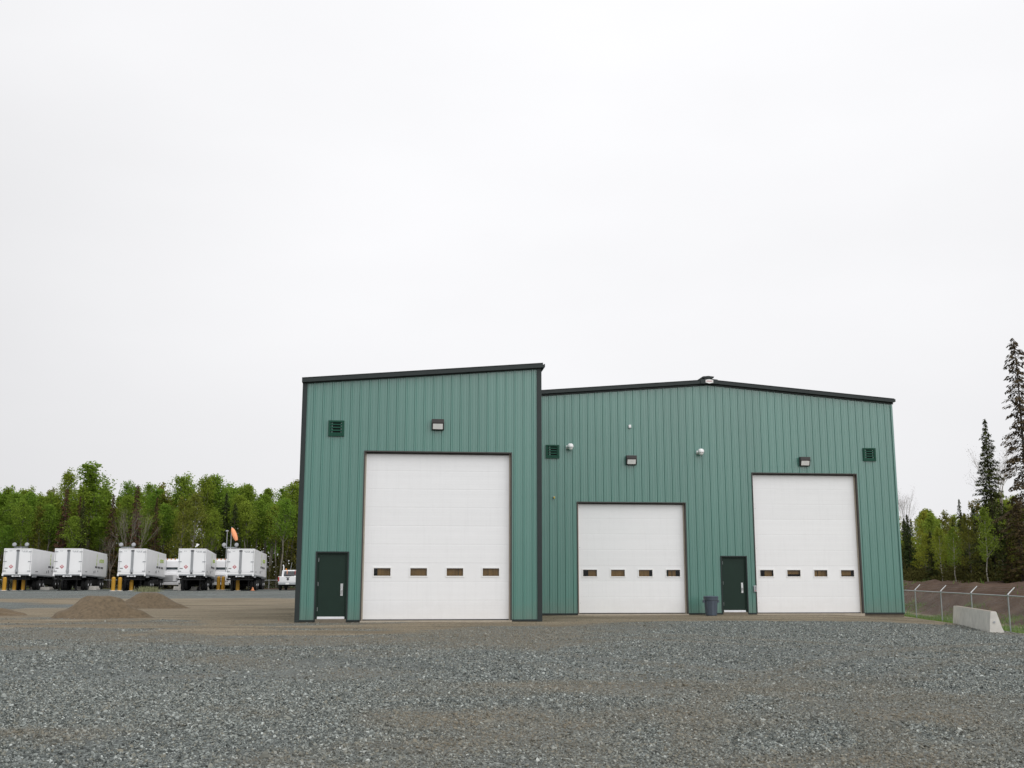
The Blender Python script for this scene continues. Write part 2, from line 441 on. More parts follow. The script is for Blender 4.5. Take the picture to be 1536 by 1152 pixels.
xs = np.array(sorted(grow(-30, -900, 1.0, 1.22)) + list(np.arange(-30, 48.01, 0.6)) + grow(48, 900, 1.0, 1.22))
ys = np.array(sorted(grow(0, -300, 2.0, 1.3)) + list(np.arange(0, 96.01, 0.6)) + grow(96, 1500, 1.2, 1.2))
GX, GY = np.meshgrid(xs, ys, indexing='ij')
GZ = height(GX, GY)
nx, ny = GX.shape
idx = np.arange(nx * ny).reshape(nx, ny)
quads = np.stack([idx[:-1, :-1], idx[1:, :-1], idx[1:, 1:], idx[:-1, 1:]], -1).reshape(-1, 4)

def ground_mat():
    m = bpy.data.materials.new('gravel_and_soil_ground')
    n, l = nodes_of(m)
    p = n['Principled BSDF']; p.inputs['Roughness'].default_value = 0.9; p.inputs['Specular IOR Level'].default_value = 0.25
    g = n.new('ShaderNodeNewGeometry'); pos = g.outputs['Position']
    def attr(nm):
        a = n.new('ShaderNodeAttribute'); a.attribute_name = nm; return a.outputs['Fac']
    def noise(sc, det=5, stretch=None, rough=0.6):
        t = n.new('ShaderNodeTexNoise'); t.inputs['Scale'].default_value = sc; t.inputs['Detail'].default_value = det; t.inputs['Roughness'].default_value = rough
        src = pos
        if stretch:
            mp = n.new('ShaderNodeMapping'); mp.inputs['Scale'].default_value = stretch[0]; mp.inputs['Rotation'].default_value = (0, 0, stretch[1])
            l.new(pos, mp.inputs[0]); src = mp.outputs[0]
        l.new(src, t.inputs['Vector']); return t.outputs['Fac']
    def rng_(v, a, b, c, d):
        t = n.new('ShaderNodeMapRange'); t.inputs['From Min'].default_value = a; t.inputs['From Max'].default_value = b
        t.inputs['To Min'].default_value = c; t.inputs['To Max'].default_value = d; l.new(v, t.inputs['Value']); return t.outputs[0]
    def mth(op, a, b):
        t = n.new('ShaderNodeMath'); t.operation = op
        for i, v in enumerate((a, b)):
            if isinstance(v, (int, float)): t.inputs[i].default_value = v
            else: l.new(v, t.inputs[i])
        return t.outputs[0]
    def mixc(f, a, b):
        t = n.new('ShaderNodeMix'); t.data_type = 'RGBA'
        for i, v in ((0, f), (6, a), (7, b)):
            if isinstance(v, tuple): t.inputs[i].default_value = (*v, 1)
            elif isinstance(v, (int, float)): t.inputs[i].default_value = v
            else: l.new(v, t.inputs[i])
        return t.outputs[2]
    def scl(c, f):
        t = n.new('ShaderNodeVectorMath'); t.operation = 'SCALE'; l.new(c, t.inputs[0]); l.new(f, t.inputs['Scale']); return t.outputs[0]
    v1 = n.new('ShaderNodeTexVoronoi'); v1.inputs['Scale'].default_value = 42; l.new(pos, v1.inputs['Vector'])
    sp = n.new('ShaderNodeSeparateColor'); l.new(v1.outputs['Color'], sp.inputs[0])
    v2 = n.new('ShaderNodeTexVoronoi'); v2.inputs['Scale'].default_value = 19; l.new(pos, v2.inputs['Vector'])
    sp2 = n.new('ShaderNodeSeparateColor'); l.new(v2.outputs['Color'], sp2.inputs[0])
    cell = mth('ADD', mth('MULTIPLY', sp.outputs[0], 0.65), mth('MULTIPLY', sp2.outputs[0], 0.35))
    cr = n.new('ShaderNodeValToRGB'); l.new(cell, cr.inputs[0])
    e = cr.color_ramp.elements
    e[0].position = 0.08; e[0].color = (0.066, 0.074, 0.070, 1)
    e[1].position = 0.92; e[1].color = (0.34, 0.372, 0.354, 1)
    k = cr.color_ramp.elements.new(0.5); k.color = (0.158, 0.175, 0.166, 1)
    gap = rng_(v1.outputs['Distance'], 0.25, 0.75, 1.1, 0.5)
    gravel = scl(cr.outputs[0], gap)
    big = rng_(noise(0.16, 6), 0.3, 0.7, 0.80, 1.20)
    trk = rng_(noise(0.5, 4, ((0.25, 1.6, 1), R(14))), 0.3, 0.7, 0.9, 1.12)
    relief_shade = rng_(noise(3.2, 5, ((0.7, 1.0, 1), 0.0), 0.75), 0.32, 0.68, 0.72, 1.28)  # light and dark mottling painted in for the shading of stone relief
    gravel = scl(gravel, mth('MULTIPLY', mth('MULTIPLY', big, trk), relief_shade))
    dusty = rng_(mth('ADD', attr('dust'), mth('MULTIPLY', mth('SUBTRACT', noise(2.5, 5), 0.5), 0.5)), 0.0, 1.0, 0.0, 0.85)
    gravel = mixc(dusty, gravel, scl(mixc(0.5, (0.165, 0.146, 0.112), cr.outputs[0]), rng_(noise(9, 4), 0.3, 0.7, 0.8, 1.2)))
    sn = noise(1.6, 8, None, 0.7)
    sand = mixc(rng_(noise(0.5, 6, ((0.35, 1.5, 1), R(8))), 0.35, 0.68, 0, 1), (0.170, 0.136, 0.088), (0.325, 0.274, 0.196))
    sand = scl(sand, mth('MULTIPLY', rng_(noise(14, 6, None, 0.75), 0.3, 0.7, 0.66, 1.34), rng_(cell, 0.1, 0.9, 0.72, 1.28)))
    sm = rng_(mth('ADD', attr('sand'), mth('MULTIPLY', mth('SUBTRACT', mth('ADD', mth('MULTIPLY', sn, 0.6), mth('MULTIPLY', noise(0.35, 5, ((0.4, 1.6, 1), R(6))), 0.7)), 0.65), 1.5)), 0.30, 0.72, 0, 1)
    col = mixc(sm, gravel, sand)
    dirt = mixc(rng_(noise(0.8, 7, None, 0.7), 0.35, 0.65, 0, 1), (0.066, 0.038, 0.025), (0.140, 0.092, 0.064))
    col = mixc(rng_(mth('ADD', attr('dirt'), mth('MULTIPLY', mth('SUBTRACT', sn, 0.5), 0.8)), 0.4, 0.6, 0, 1), col, dirt)
    grs = mixc(rng_(noise(2.2, 6), 0.35, 0.65, 0, 1), (0.065, 0.105, 0.022), (0.120, 0.175, 0.036))
    col = mixc(rng_(mth('ADD', attr('grass'), mth('MULTIPLY', mth('SUBTRACT', sn, 0.5), 1.1)), 0.42, 0.58, 0, 1), col, grs)
    l.new(col, p.inputs['Base Color'])
    bp = n.new('ShaderNodeBump'); bp.inputs['Strength'].default_value = 0.9; bp.inputs['Distance'].default_value = 0.025
    hgt = mth('ADD', mth('MULTIPLY', v1.outputs['Distance'], -1.0), mth('MULTIPLY', noise(25, 4), 0.8))
    l.new(hgt, bp.inputs['Height']); l.new(bp.outputs[0], p.inputs['Normal'])
    return m
ground = np_mesh('ground', np.stack([GX, GY, GZ], -1).reshape(-1, 3), quads, ground_mat())
tag(ground, kind='structure')
ground.data.polygons.foreach_set('use_smooth', [True] * len(ground.data.polygons))
U = GX - fence_x(GY)
grassA = np.clip(sstep(-5.0, -4.0, U) * (1 - sstep(1.0, 2.2, U)) * 0.95 + 0.5 * (vnoise(GX, GY, 0.3, 31) > 0.33) * sstep(2, 3, U) * (1 - sstep(4, 6, U)), 0, 1)
grassA = np.maximum(grassA, 0.62 * sstep(108, 111, GY) * (U < -6) * (0.7 + vnoise(GX, GY, 0.25, 33)))
dirtA = np.clip(sstep(1.5, 2.6, U), 0, 1)
dirtA = np.maximum(dirtA, sstep(109, 112, GY) * (U < -6))
for nm, arr in (('sand', sand_amount(GX, GY)), ('dust', dust_amount(GX, GY)), ('grass', grassA), ('dirt', dirtA)):
    a = ground.data.attributes.new(nm, 'FLOAT', 'POINT')
    a.data.foreach_set('value', arr.astype(np.float32).ravel())

# ------------------------------------------------------------------ buildings
PITCH, RIB_H = 0.3048, 0.025
RIBP = [(-0.040, 0), (-0.017, -RIB_H), (0.017, -RIB_H), (0.040, 0),
        (0.084, 0), (0.093, -0.006), (0.113, -0.006), (0.122, 0), (0.183, 0), (0.192, -0.006), (0.212, -0.006), (0.221, 0)]
def wall_profile(s0, s1, first):
    k0 = int(math.floor((s0 - first) / PITCH)) - 1
    pts = []
    k = k0
    while first + k * PITCH < s1 + PITCH:
        c = first + k * PITCH
        pts += [(c + a, b) for a, b in RIBP]
        k += 1
    P = np.array(pts)
    fy = lambda s: float(np.interp(s, P[:, 0], P[:, 1]))
    inner = [tuple(p) for p in pts if s0 + 1e-4 < p[0] < s1 - 1e-4]
    return [(s0, fy(s0))] + inner + [(s1, fy(s1))], fy
def solid(s_mid, zb, zt, openings):
    for a, b, z in openings:
        if a < s_mid < b: return [(z, None)]
    return [(zb, None)]
def panel_strip(mb, pts, zb, top, openings, fy):
    cuts = sorted(set([p[0] for p in pts] + [e for a, b, z in openings for e in (a, b) if pts[0][0] < e < pts[-1][0]]))
    for a, b in zip(cuts[:-1], cuts[1:]):
        if b - a < 1e-5: continue
        zlo = solid((a + b) / 2, zb, None, openings)[0][0]
        mb.add([(a, fy(a), zlo), (b, fy(b), zlo), (b, fy(b), top(b)), (a, fy(a), top(a))], [(0, 1, 2, 3)])
def front_panels(root, s0, s1, top, openings, first, zb=0.06):
    edges = [s0]
    c = first - 0.040
    while c <= s0 + 0.25: c += PITCH
    while c < s1 - 0.25:
        edges.append(c); c += 3 * PITCH
    edges.append(s1)
    for a, b in zip(edges[:-1], edges[1:]):
        pts, fy = wall_profile(a, b, first)
        mb = MB(); panel_strip(mb, pts, zb, top, openings, fy)
        mb.build('wall_panel', G_WALL, root)
    # fasteners: rows of small screw heads along the girts
    f = MB(); k = 0
    for zg in (0.45, 2.55, 4.1, 5.75, 7.2):
        s = first + 0.075
        while s < s1 - 0.1:
            if s > s0 + 0.1 and zg < top(s) - 0.2 and not any(a - 0.05 < s < b + 0.05 and zg < z + 0.05 for a, b, z in openings):
                for ds in (0.0, 0.155):
                    q = 0.009
                    f.add([(s + ds - q, -0.001, zg - q), (s + ds + q, -0.001, zg - q), (s + ds + q, -0.001, zg + q), (s + ds - q, -0.001, zg + q), (s + ds, -0.010, zg)],
                          [(0, 1, 4), (1, 2, 4), (2, 3, 4), (3, 0, 4)])
            s += PITCH
    tag(f.build('fastener', G_WALL, root), kind='stuff')
def slab(mb, s0, z0, s1, z1, h, y0, y1, m=0):
    mb.add([(s0, y0, z0), (s1, y0, z1), (s1, y1, z1), (s0, y1, z0), (s0, y0, z0 + h), (s1, y0, z1 + h), (s1, y1, z1 + h), (s0, y1, z0 + h)],
           [(0, 3, 2, 1), (4, 5, 6, 7), (0, 1, 5, 4), (1, 2, 6, 5), (2, 3, 7, 6), (3, 0, 4, 7)], m)
def opening_trim(root, a, b, z, depth=0.17, w=0.035, seal=True, zb=0.0):
    y0 = -RIB_H - 0.008
    t = MB(); t.box(a, b, y0, depth, z - w, z); t.build('door_header_trim', TRIM_BROWN, root)
    t = MB(); t.box(a, a + w, y0, depth, zb, z - w); t.build('door_jamb_trim', TRIM_BROWN, root)
    t = MB(); t.box(b - w, b, y0, depth, zb, z - w); t.build('door_jamb_trim', TRIM_BROWN, root)
    if seal:
        for q0, q1 in ((a + w, a + w + 0.045), (b - w - 0.045, b - w)):
            t = MB(); t.box(q0, q1, depth - 0.055, depth - 0.015, 0.05, z - w - 0.004); t.build('weather_seal', SEAL, root)
        t = MB(); t.box(a + w + 0.047, b - w - 0.047, depth - 0.045, depth - 0.015, z - w - 0.05, z - w - 0.003); t.build('weather_seal', TRIM_BROWN, root)
def overhead_door(root, a, b, z, nsec, pitch, win_w, boards):
    door = MB()
    y = 0.165
    door.box(a + 0.036, b - 0.036, y - 0.012, y + 0.04, 0.045, 0.075)
    d = door.build('overhead_door', RUBBER, root)
    zt = z - 0.04
    sh = (zt - 0.078) / nsec
    c = (a + b) / 2
    for i in range(nsec):
        z0 = 0.078 + i * sh; z1 = z0 + sh - 0.0018
        m = MB()
        wins = [c + (k - 1.5) * pitch for k in range(4)] if i == 2 else []
        wz0, wz1 = z0 + sh * 0.30, z0 + sh * 0.30 + 0.255
        # shallow pressed grooves run along every section
        gz = [z0] + [z0 + sh * t for t in (0.06, 0.075, 0.28, 0.295, 0.50, 0.515, 0.72, 0.735, 0.93, 0.945)] + [z1]
        gy = [0.0015] + [0.0, 0.0006, 0.0006, 0.0, 0.0, 0.0006, 0.0006, 0.0, 0.0, 0.0006] + [0.0022]
        if wins:
            xs_ = [a + 0.036]
            for wc in wins: xs_ += [wc - win_w / 2, wc + win_w / 2]
            xs_ += [b - 0.036]
            for j in range(len(xs_) - 1):
                if j % 2 == 0: m.box(xs_[j], xs_[j + 1], y, y + 0.045, z0, z1)
                else:
                    m.box(xs_[j], xs_[j + 1], y, y + 0.045, z0, wz0); m.box(xs_[j], xs_[j + 1], y, y + 0.045, wz1, z1)
        else:
            for q in range(len(gz) - 1):
                m.add([(a + 0.036, y + gy[q], gz[q]), (b - 0.036, y + gy[q], gz[q]), (b - 0.036, y + gy[q + 1], gz[q + 1]), (a + 0.036, y + gy[q + 1], gz[q + 1])], [(0, 1, 2, 3)])
            m.add([(a + 0.036, y + 0.045, z0), (b - 0.036, y + 0.045, z0), (b - 0.036, y + 0.045, z1), (a + 0.036, y + 0.045, z1)], [(3, 2, 1, 0)])
            m.add([(a + 0.036, y + 0.0022, z1), (b - 0.036, y + 0.0022, z1), (b - 0.036, y + 0.045, z1), (a + 0.036, y + 0.045, z1)], [(0, 1, 2, 3)])
        m.build('section', DOOR_W, d)
        for wi, wc in enumerate(wins):
            fr = MB(); q = 0.035
            x0, x1 = wc - win_w / 2, wc + win_w / 2
            fr.box(x0 - q, x1 + q, y - 0.016, y - 0.001, wz1 - 0.004, wz1 + q); fr.box(x0 - q, x1 + q, y - 0.016, y - 0.001, wz0 - q, wz0 + 0.004)
            fr.box(x0 - q, x0 + 0.004, y - 0.016, y - 0.001, wz0 + 0.004, wz1 - 0.004); fr.box(x1 - 0.004, x1 + q, y - 0.016, y - 0.001, wz0 + 0.004, wz1 - 0.004)
            fr.build('window_frame', WIN_W, d)
            g = MB(); g.add([(x0 + 0.002, y + 0.012, wz0 + 0.002), (x1 - 0.002, y + 0.012, wz0 + 0.002), (x1 - 0.002, y + 0.012, wz1 - 0.002), (x0 + 0.002, y + 0.012, wz1 - 0.002)], [(0, 1, 2, 3)]); g.build('window_pane', GLASS, d)
            for (f0, f1, bz, dy) in boards[wi]:
                bo = MB(); bo.box(x0 + f0 * win_w, x0 + f1 * win_w, y + 0.10 + dy, y + 0.115 + dy, wz0 - 0.2 + bz, wz1 + 0.35); bo.build('inside_board', WOOD, d)
    # bottom lift handle
    return d
def man_door(root, a, b, z):
    y0 = -RIB_H - 0.008
    zs = 0.10
    t = MB(); t.box(a, b, y0, 0.10, z - 0.04, z); t.build('door_header_trim', TRIM, root)
    t = MB(); t.box(a, a + 0.045, y0, 0.10, 0.02, z - 0.04); t.build('door_jamb_trim', TRIM, root)
    t = MB(); t.box(b - 0.045, b, y0, 0.10, 0.02, z - 0.04); t.build('door_jamb_trim', TRIM, root)
    t = MB(); t.box(a + 0.045, a + 0.095, 0.03, 0.13, zs, z - 0.04); t.box(b - 0.095, b - 0.045, 0.03, 0.13, zs, z - 0.04); t.box(a + 0.095, b - 0.095, 0.03, 0.13, z - 0.09, z - 0.04)
    t.build('door_frame', DOOR_G, root)
    t = MB(); t.box(a + 0.10, b - 0.10, 0.055, 0.10, zs + 0.075, z - 0.095)
    d = t.build('entry_door', DOOR_G, root, bevel=0.004)
    hx = b - 0.21
    h = MB(); h.box(hx - 0.04, hx + 0.04, 0.045, 0.054, 0.83, 1.22, 0)
    h.tube((hx + 0.0, 0.046, 1.02), (hx, -0.02, 1.02), 0.012); h.tube((hx + 0.012, -0.018, 1.02), (hx - 0.022, -0.018, 0.90), 0.014)
    h.build('handle', STEEL, d, bevel=0.002)
    for hz in (0.35, 1.15, 1.92):
        q = MB(); q.tube((a + 0.097, 0.047, hz), (a + 0.097, 0.047, hz + 0.12), 0.011); q.build('hinge', GALV, d)
    k = MB(); k.box(a + 0.098, b - 0.098, 0.02, 0.12, zs, zs + 0.03); k.box(a + 0.10, b - 0.10, 0.044, 0.054, zs + 0.032, zs + 0.075); k.build('threshold', ALU, root)
    s = MB(); s.box(a + 0.046, b - 0.046, -0.05, 0.13, -0.1, zs - 0.003); s.build('door_step', STEP_C, root)

def shell(root, s0, s1, depth, top, y_front=0.0, lead=0.0):
    # side and rear walls, floor, roof: the parts of the building the photograph does not show
    for s, nm, y0 in ((s0, 'side_wall', y_front), (s1, 'side_wall', y_front + lead)):
        m = MB(); n = int((depth - y0) / PITCH)
        zt = top(s)
        outw = -1 if s == s0 else 1
        for k in range(n + 1):
            c0 = y0 + k * PITCH
            c1 = min(c0 + PITCH, depth)
            p = [(c0, 0), (c0 + 0.02, RIB_H), (c0 + 0.055, RIB_H), (c0 + 0.075, 0), (c1, 0)]
            for (ya, da), (yb, db) in zip(p[:-1], p[1:]):
                if yb <= ya: continue
                m.add([(s + outw * da, ya, 0.05), (s + outw * db, yb, 0.05), (s + outw * db, yb, zt), (s + outw * da, ya, zt)], [(0, 1, 2, 3)])
        m.build(nm, G_WALL, root)
    m = MB()
    n = 8
    for k in range(n):
        a, b = s0 + (s1 - s0) * k / n, s0 + (s1 - s0) * (k + 1) / n
        m.add([(a, depth, 0.05), (b, depth, 0.05), (b, depth, top(b)), (a, depth, top(a))], [(0, 1, 2, 3)])
    m.build('rear_wall', G_WALL, root)
    m = MB(); m.box(s0 + 0.02, s1 - 0.02, 0.35, depth - 0.05, -0.05, 0.03); m.build('floor_slab', SILL_C, root)

# --- left bay with a single-pitch roof
LW, LD, LZ = 7.96, 17.0, 7.80
l_top = lambda s: LZ + s / 12.0
left = empty('green_metal_bay', PL, A_B, 'tall green ribbed metal building bay with single slope roof, standing forward on the left', 'building')
L_OPEN = [(2.051, 6.976, 5.559), (0.579, 1.650, 2.249)]
front_panels(left, 0.12, LW - 0.12, l_top, L_OPEN, 0.365)
t = MB(); t.prism([(-0.03, 0.0), (0.125, 0.0), (0.125, l_top(0.1)), (-0.03, l_top(0) - 0.005)], -0.052, 0.10); t.build('corner_trim', TRIM, left)
t = MB(); t.prism([(LW - 0.135, 0.0), (LW + 0.02, 0.0), (LW + 0.02, l_top(LW) - 0.005), (LW - 0.135, l_top(LW - 0.135))], -0.052, 0.10); t.build('corner_trim', TRIM, left)
t = MB(); slab(t, 0.126, l_top(0.126) - 0.035, LW - 0.136, l_top(LW - 0.136) - 0.035, 0.034, -0.048, -0.034); t.build('rake_trim', TRIM, left)
t = MB(); slab(t, -0.05, l_top(-0.05), LW + 0.06, l_top(LW + 0.06), 0.15, -0.17, -0.14); slab(t, -0.05, l_top(-0.05) + 0.135, LW + 0.06, l_top(LW + 0.06) + 0.135, 0.022, -0.185, -0.171)
t.build('fascia', TRIM, left)
t = MB(); slab(t, -0.05, l_top(-0.05) + 0.003, LW + 0.06, l_top(LW + 0.06) + 0.003, 0.13, -0.138, LD + 0.1); t.build('roof', ROOF_M, left)
t = MB(); t.prism([(LW + 0.062, l_top(LW) + 0.10), (LW + 0.13, l_top(LW) + 0.13), (LW + 0.13, l_top(LW) + 0.02), (LW + 0.062, l_top(LW) - 0.06)], -0.16, LD + 0.1); t.build('eave_trim', TRIM, left)
for a, b in ((0.12, 0.579), (1.65, 2.051), (6.976, LW - 0.13)):
    t = MB(); t.box(a, b, -0.045, 0.0, 0.02, 0.075); t.build('base_trim', TRIM, left)
for a, b in ((0.0, 0.577), (1.652, 2.049), (6.978, LW)):
    t = MB(); t.box(a, b, 0.012, 0.2, -0.3, 0.018); t.build('foundation', STEP_C, left)
opening_trim(left, *L_OPEN[0])
BO_L = [[(0.22, 0.62, 0, 0), (0.62, 1.1, 0, 0.05)], [(-0.1, 0.9, 0.12, 0.02), (0.9, 1.2, 0, 0.0)], [(-0.1, 0.72, 0.04, 0.03), (0.74, 1.2, 0.1, 0)], [(-0.2, 0.34, 0, 0.02), (0.36, 1.2, 0, 0.0)]]
overhead_door(left, *L_OPEN[0], 9, 1.19, 0.55, BO_L)
t = MB(); t.box(2.053, 6.974, -0.09, 0.34, -0.3, 0.043); t.build('door_sill', SILL_C, left)
man_door(left, *L_OPEN[1])
shell(left, 0.0, LW, LD, l_top, 0.10)

# --- right hall with a ridged roof
RW, RZ, RIDGE = 14.33, 8.415, 6.709
R0 = -0.72
r_top = lambda s: RZ + (RW - RIDGE) / 12.0 - abs(s - RIDGE) / 12.0
right = empty('green_metal_hall', PR, A_B, 'wide green ribbed metal hall with low ridged roof and two white overhead doors', 'building')
R_OPEN = [(1.353, 5.664, 4.307), (6.984, 8.048, 2.249), (8.362, 12.692, 5.514)]
front_panels(right, R0, RIDGE, r_top, [R_OPEN[0]], 0.308)
front_panels(right, RIDGE, RW, r_top, R_OPEN[1:], 0.308)
for a, b in ((R0, RIDGE), (RIDGE, RW + 0.05)):
    t = MB(); slab(t, a, r_top(a) - 0.07, b, r_top(b) - 0.07, 0.069, -0.050, -0.034); t.build('rake_trim', TRIM, right)
    t = MB(); slab(t, a, r_top(a), b, r_top(b), 0.145, -0.17, -0.14); slab(t, a, r_top(a) + 0.13, b, r_top(b) + 0.13, 0.022, -0.186, -0.171); t.build('fascia', TRIM, right)
    t = MB(); slab(t, a, r_top(a) + 0.003, b, r_top(b) + 0.003, 0.12, -0.138, 24.0); t.build('roof', ROOF_M, right)
t = MB(); t.prism([(RW - 0.06, 0.05), (RW + 0.012, 0.05), (RW + 0.012, r_top(RW) - 0.08), (RW - 0.06, r_top(RW) - 0.08)], -0.045, 0.05); t.build('corner_trim', G_WALL, right)
t = MB(); t.prism([(RW + 0.053, r_top(RW) + 0.02), (RW + 0.11, r_top(RW) + 0.02), (RW + 0.11, r_top(RW) + 0.12), (RW + 0.053, r_top(RW) + 0.14)], -0.16, 24.0); t.build('eave_gutter', TRIM, right)
for a, b in ((R0, 1.353), (5.664, 6.984), (8.048, 8.362), (12.692, RW)):
    t = MB(); t.box(a + 0.001, b - 0.001, -0.045, 0.0, 0.02, 0.075); t.build('base_trim', TRIM, right)
    t = MB(); t.box(a + 0.003, b - 0.003, 0.012, 0.2, -0.6, 0.018); t.build('foundation', STEP_C, right)
opening_trim(right, *R_OPEN[0]); opening_trim(right, *R_OPEN[2])
BO_M = [[(0.42, 1.2, 0, 0.02)], [(-0.2, 1.2, 0, 0.0)], [(-0.2, 0.80, 0, 0.0)], [(0.22, 0.46, 0, 0.04), (0.47, 0.72, 0, 0.0)]]
BO_R = [[(0.42, 0.7, 0, 0.02), (0.72, 1.0, 0, 0.06)], [(-0.3, 0.02, 0, 0.06), (0.1, 1.2, 0.29, 0.02)], [(0.0, 0.35, 0.05, 0.05), (0.37, 0.62, 0, 0.01), (0.66, 1.2, 0, 0.04)], [(0.14, 0.86, 0.24, 0.03)]]
overhead_door(right, *R_OPEN[0], 7, 1.09, 0.545, BO_M)
overhead_door(right, *R_OPEN[2], 9, 1.095, 0.54, BO_R)
for o_ in (R_OPEN[0], R_OPEN[2]):
    t = MB(); t.box(o_[0] + 0.002, o_[1] - 0.002, -0.08, 0.34, -0.3, 0.043); t.build('door_sill', SILL_C, right)
man_door(right, *R_OPEN[1])
shell(right, R0, RW, 23.9, r_top, 0.10)
# peak box on the gable and the maker's plate on it
zr = r_top(RIDGE)
t = MB(); t.prism([(RIDGE - 0.35, zr - 0.035), (RIDGE + 0.35, zr - 0.035), (RIDGE + 0.35, zr + 0.14), (RIDGE, zr + 0.175), (RIDGE - 0.35, zr + 0.14)], -0.215, -0.187); t.build('peak_box', TRIM, right, bevel=0.006)
t = MB(); t.prism([(RIDGE - 0.21, zr + 0.22), (RIDGE + 0.21, zr + 0.22), (RIDGE + 0.23, zr + 0.275), (RIDGE, zr + 0.30), (RIDGE - 0.23, zr + 0.275)], -0.13, 23.5)
t.prism([(RIDGE - 0.15, zr + 0.10), (RIDGE + 0.15, zr + 0.10), (RIDGE + 0.15, zr + 0.22), (RIDGE - 0.15, zr + 0.22)], -0.10, 23.4); t.build('ridge_vent', TRIM, right)
sg = empty('maker_plate', PR + Vector((ax * RIDGE, ay * RIDGE, 0)), A_B, 'small white six sided plate with red lettering on the gable peak', 'sign')
t = MB(); t.prism([(-0.155, zr + 0.01), (0.0, zr - 0.03), (0.155, zr + 0.01), (0.155, zr + 0.115), (0.0, zr + 0.145), (-0.155, zr + 0.115)], -0.235, -0.2165); t.build('plate', WIN_W, sg)
t = MB(); x = -0.128
for i, w_ in enumerate((0.026, 0.022, 0.024, 0.022, 0.024, 0.022, 0.026, 0.022, 0.024)):
    t.box(x, x + 0.007, -0.239, -0.2355, zr + 0.042, zr + 0.088)
    t.box(x + 0.0075, x + w_ - 0.004, -0.239, -0.2355, zr + 0.042 + 0.018 * (i % 3), zr + 0.050 + 0.018 * (i % 3))
    if i % 2: t.box(x + w_ - 0.0035, x + w_ + 0.001, -0.239, -0.2355, zr + 0.042, zr + 0.088)
    x += w_ + 0.005
t.build('lettering', PLAC_R, sg)

def wall_at(P, px, py):                               # where a pixel of the photograph meets a front wall
    d = ray(px, py); nrm = Vector((-ay, ax, 0))
    o = Vector((0, 0, EYE)); t_ = (P - o).dot(nrm) / d.dot(nrm)
    return o + d * t_
# --- louvred vents
vent = None
VENTS = [(PL, 504.5, 642.7, 'green louvred vent high on the left bay, above the left entry door'),
         (PR, 828.6, 677.5, 'green louvred vent beside the tall bay corner, next to a white camera'),
         (PR, 1303.5, 682.0, 'green louvred vent near the right end of the hall')]
for P, px, py, lab in VENTS:
    p = wall_at(P, px, py)
    if vent is None:
        vent = empty('wall_vent', p, A_B, lab, 'vent', 'louvred vents on the green walls')
        h = 0.262
        m = MB()
        for bx in ((-h, h, h - 0.065, h), (-h, h, -h, -h + 0.065), (-h, -h + 0.075, -h + 0.065, h - 0.065), (h - 0.075, h, -h + 0.065, h - 0.065)):
            m.box(bx[0], bx[1], -0.075, -0.0, bx[2], bx[3])
        m.build('vent_frame', VENT_G, vent, bevel=0.006)
        m = MB(); m.box(-h + 0.075, h - 0.075, -0.012, -0.004, -h + 0.065, h - 0.065); m.build('vent_back', BLACK, vent)
        for k in range(4):
            z = -h + 0.075 + k * 0.098
            m = MB(); m.prism([(-0.072, z), (-0.066, z), (-0.030, z + 0.048), (-0.036, z + 0.048)], -h + 0.076, h - 0.076, 'x')
            m.build('louvre', VENT_G, vent)
    else: dup(vent, p, A_B, lab)
# --- wall lights
wlight = None
LIGHTS = [(PL, 656.6, 638.0, 'dark wall light with frosted lens above the largest white door'),
          (PR, 946.0, 691.0, 'dark wall light with frosted lens above the shortest white door'),
          (PR, 1205.5, 693.0, 'dark wall light with frosted lens above the right hand white door')]
for P, px, py, lab in LIGHTS:
    p = wall_at(P, px, py)
    if wlight is None:
        wlight = empty('wall_light', p, A_B, lab, 'wall light', 'wall lights above the white doors')
        m = MB(); m.prism([(-0.035, -0.185), (-0.14, -0.165), (-0.20, 0.02), (-0.22, 0.05), (-0.22, 0.185), (-0.035, 0.185)], -0.205, 0.205, 'x')
        m.build('housing', BRONZE, wlight, bevel=0.008)
        m = MB(); m.add([(-0.165, -0.148, -0.150), (0.165, -0.148, -0.150), (0.165, -0.208, 0.025), (-0.165, -0.208, 0.025), (-0.165, -0.10, -0.150), (0.165, -0.10, -0.150), (0.165, -0.10, 0.025), (-0.165, -0.10, 0.025)],
                        [(0, 1, 2, 3), (0, 4, 5, 1), (0, 3, 7, 4), (1, 5, 6, 2), (3, 2, 6, 7)])
        m.build('lens', LENS_W, wlight, bevel=0.004)
    else: dup(wlight, p, A_B, lab)
# --- dome cameras on arms, sensor, gauge, control box
def dome(px, py, lab, side):
    p = wall_at(PR, px, py)
    o = empty('security_camera', p, A_B, lab, 'camera', 'white dome cameras on the hall')
    m = MB(); m.lathe([(0.02, -0.035), (0.075, -0.03), (0.075, 0.02), (0.03, 0.03)], 14, 0, (side * 0.075, -0.05, 0.0)); m.box(side * 0.075 - 0.06, side * 0.075 + 0.06, -0.035, 0.0, -0.07, 0.07); m.build('mount', CAM_W, o, smooth=False)
    m = MB(); m.tube((side * 0.075, -0.05, 0.01), (0.0, -0.17, 0.03), 0.03); m.build('arm', CAM_W, o)
    m = MB(); m.lathe([(0.01, 0.13), (0.06, 0.125), (0.105, 0.09), (0.125, 0.03), (0.125, -0.02), (0.118, -0.03)], 18, 0, (0, -0.19, 0)); m.build('hood', CAM_W, o, smooth=True)
    m = MB(); m.ball((0, -0.19, -0.03), 0.10, 16, 8); m.build('dome', CAM_W, o, smooth=True)
    o.scale = (1.0, 1.0, 1.0)
dome(854.5, 671.0, 'white dome camera beside the louvred vent near the tall bay', -1)
dome(1049.5, 678.8, 'white dome camera on the bare wall between the hall doors', -1)
p = wall_at(PR, 944.3, 639.7)
o = empty('light_sensor', p, A_B, 'tiny white sensor high on the hall wall above the middle light', 'sensor')
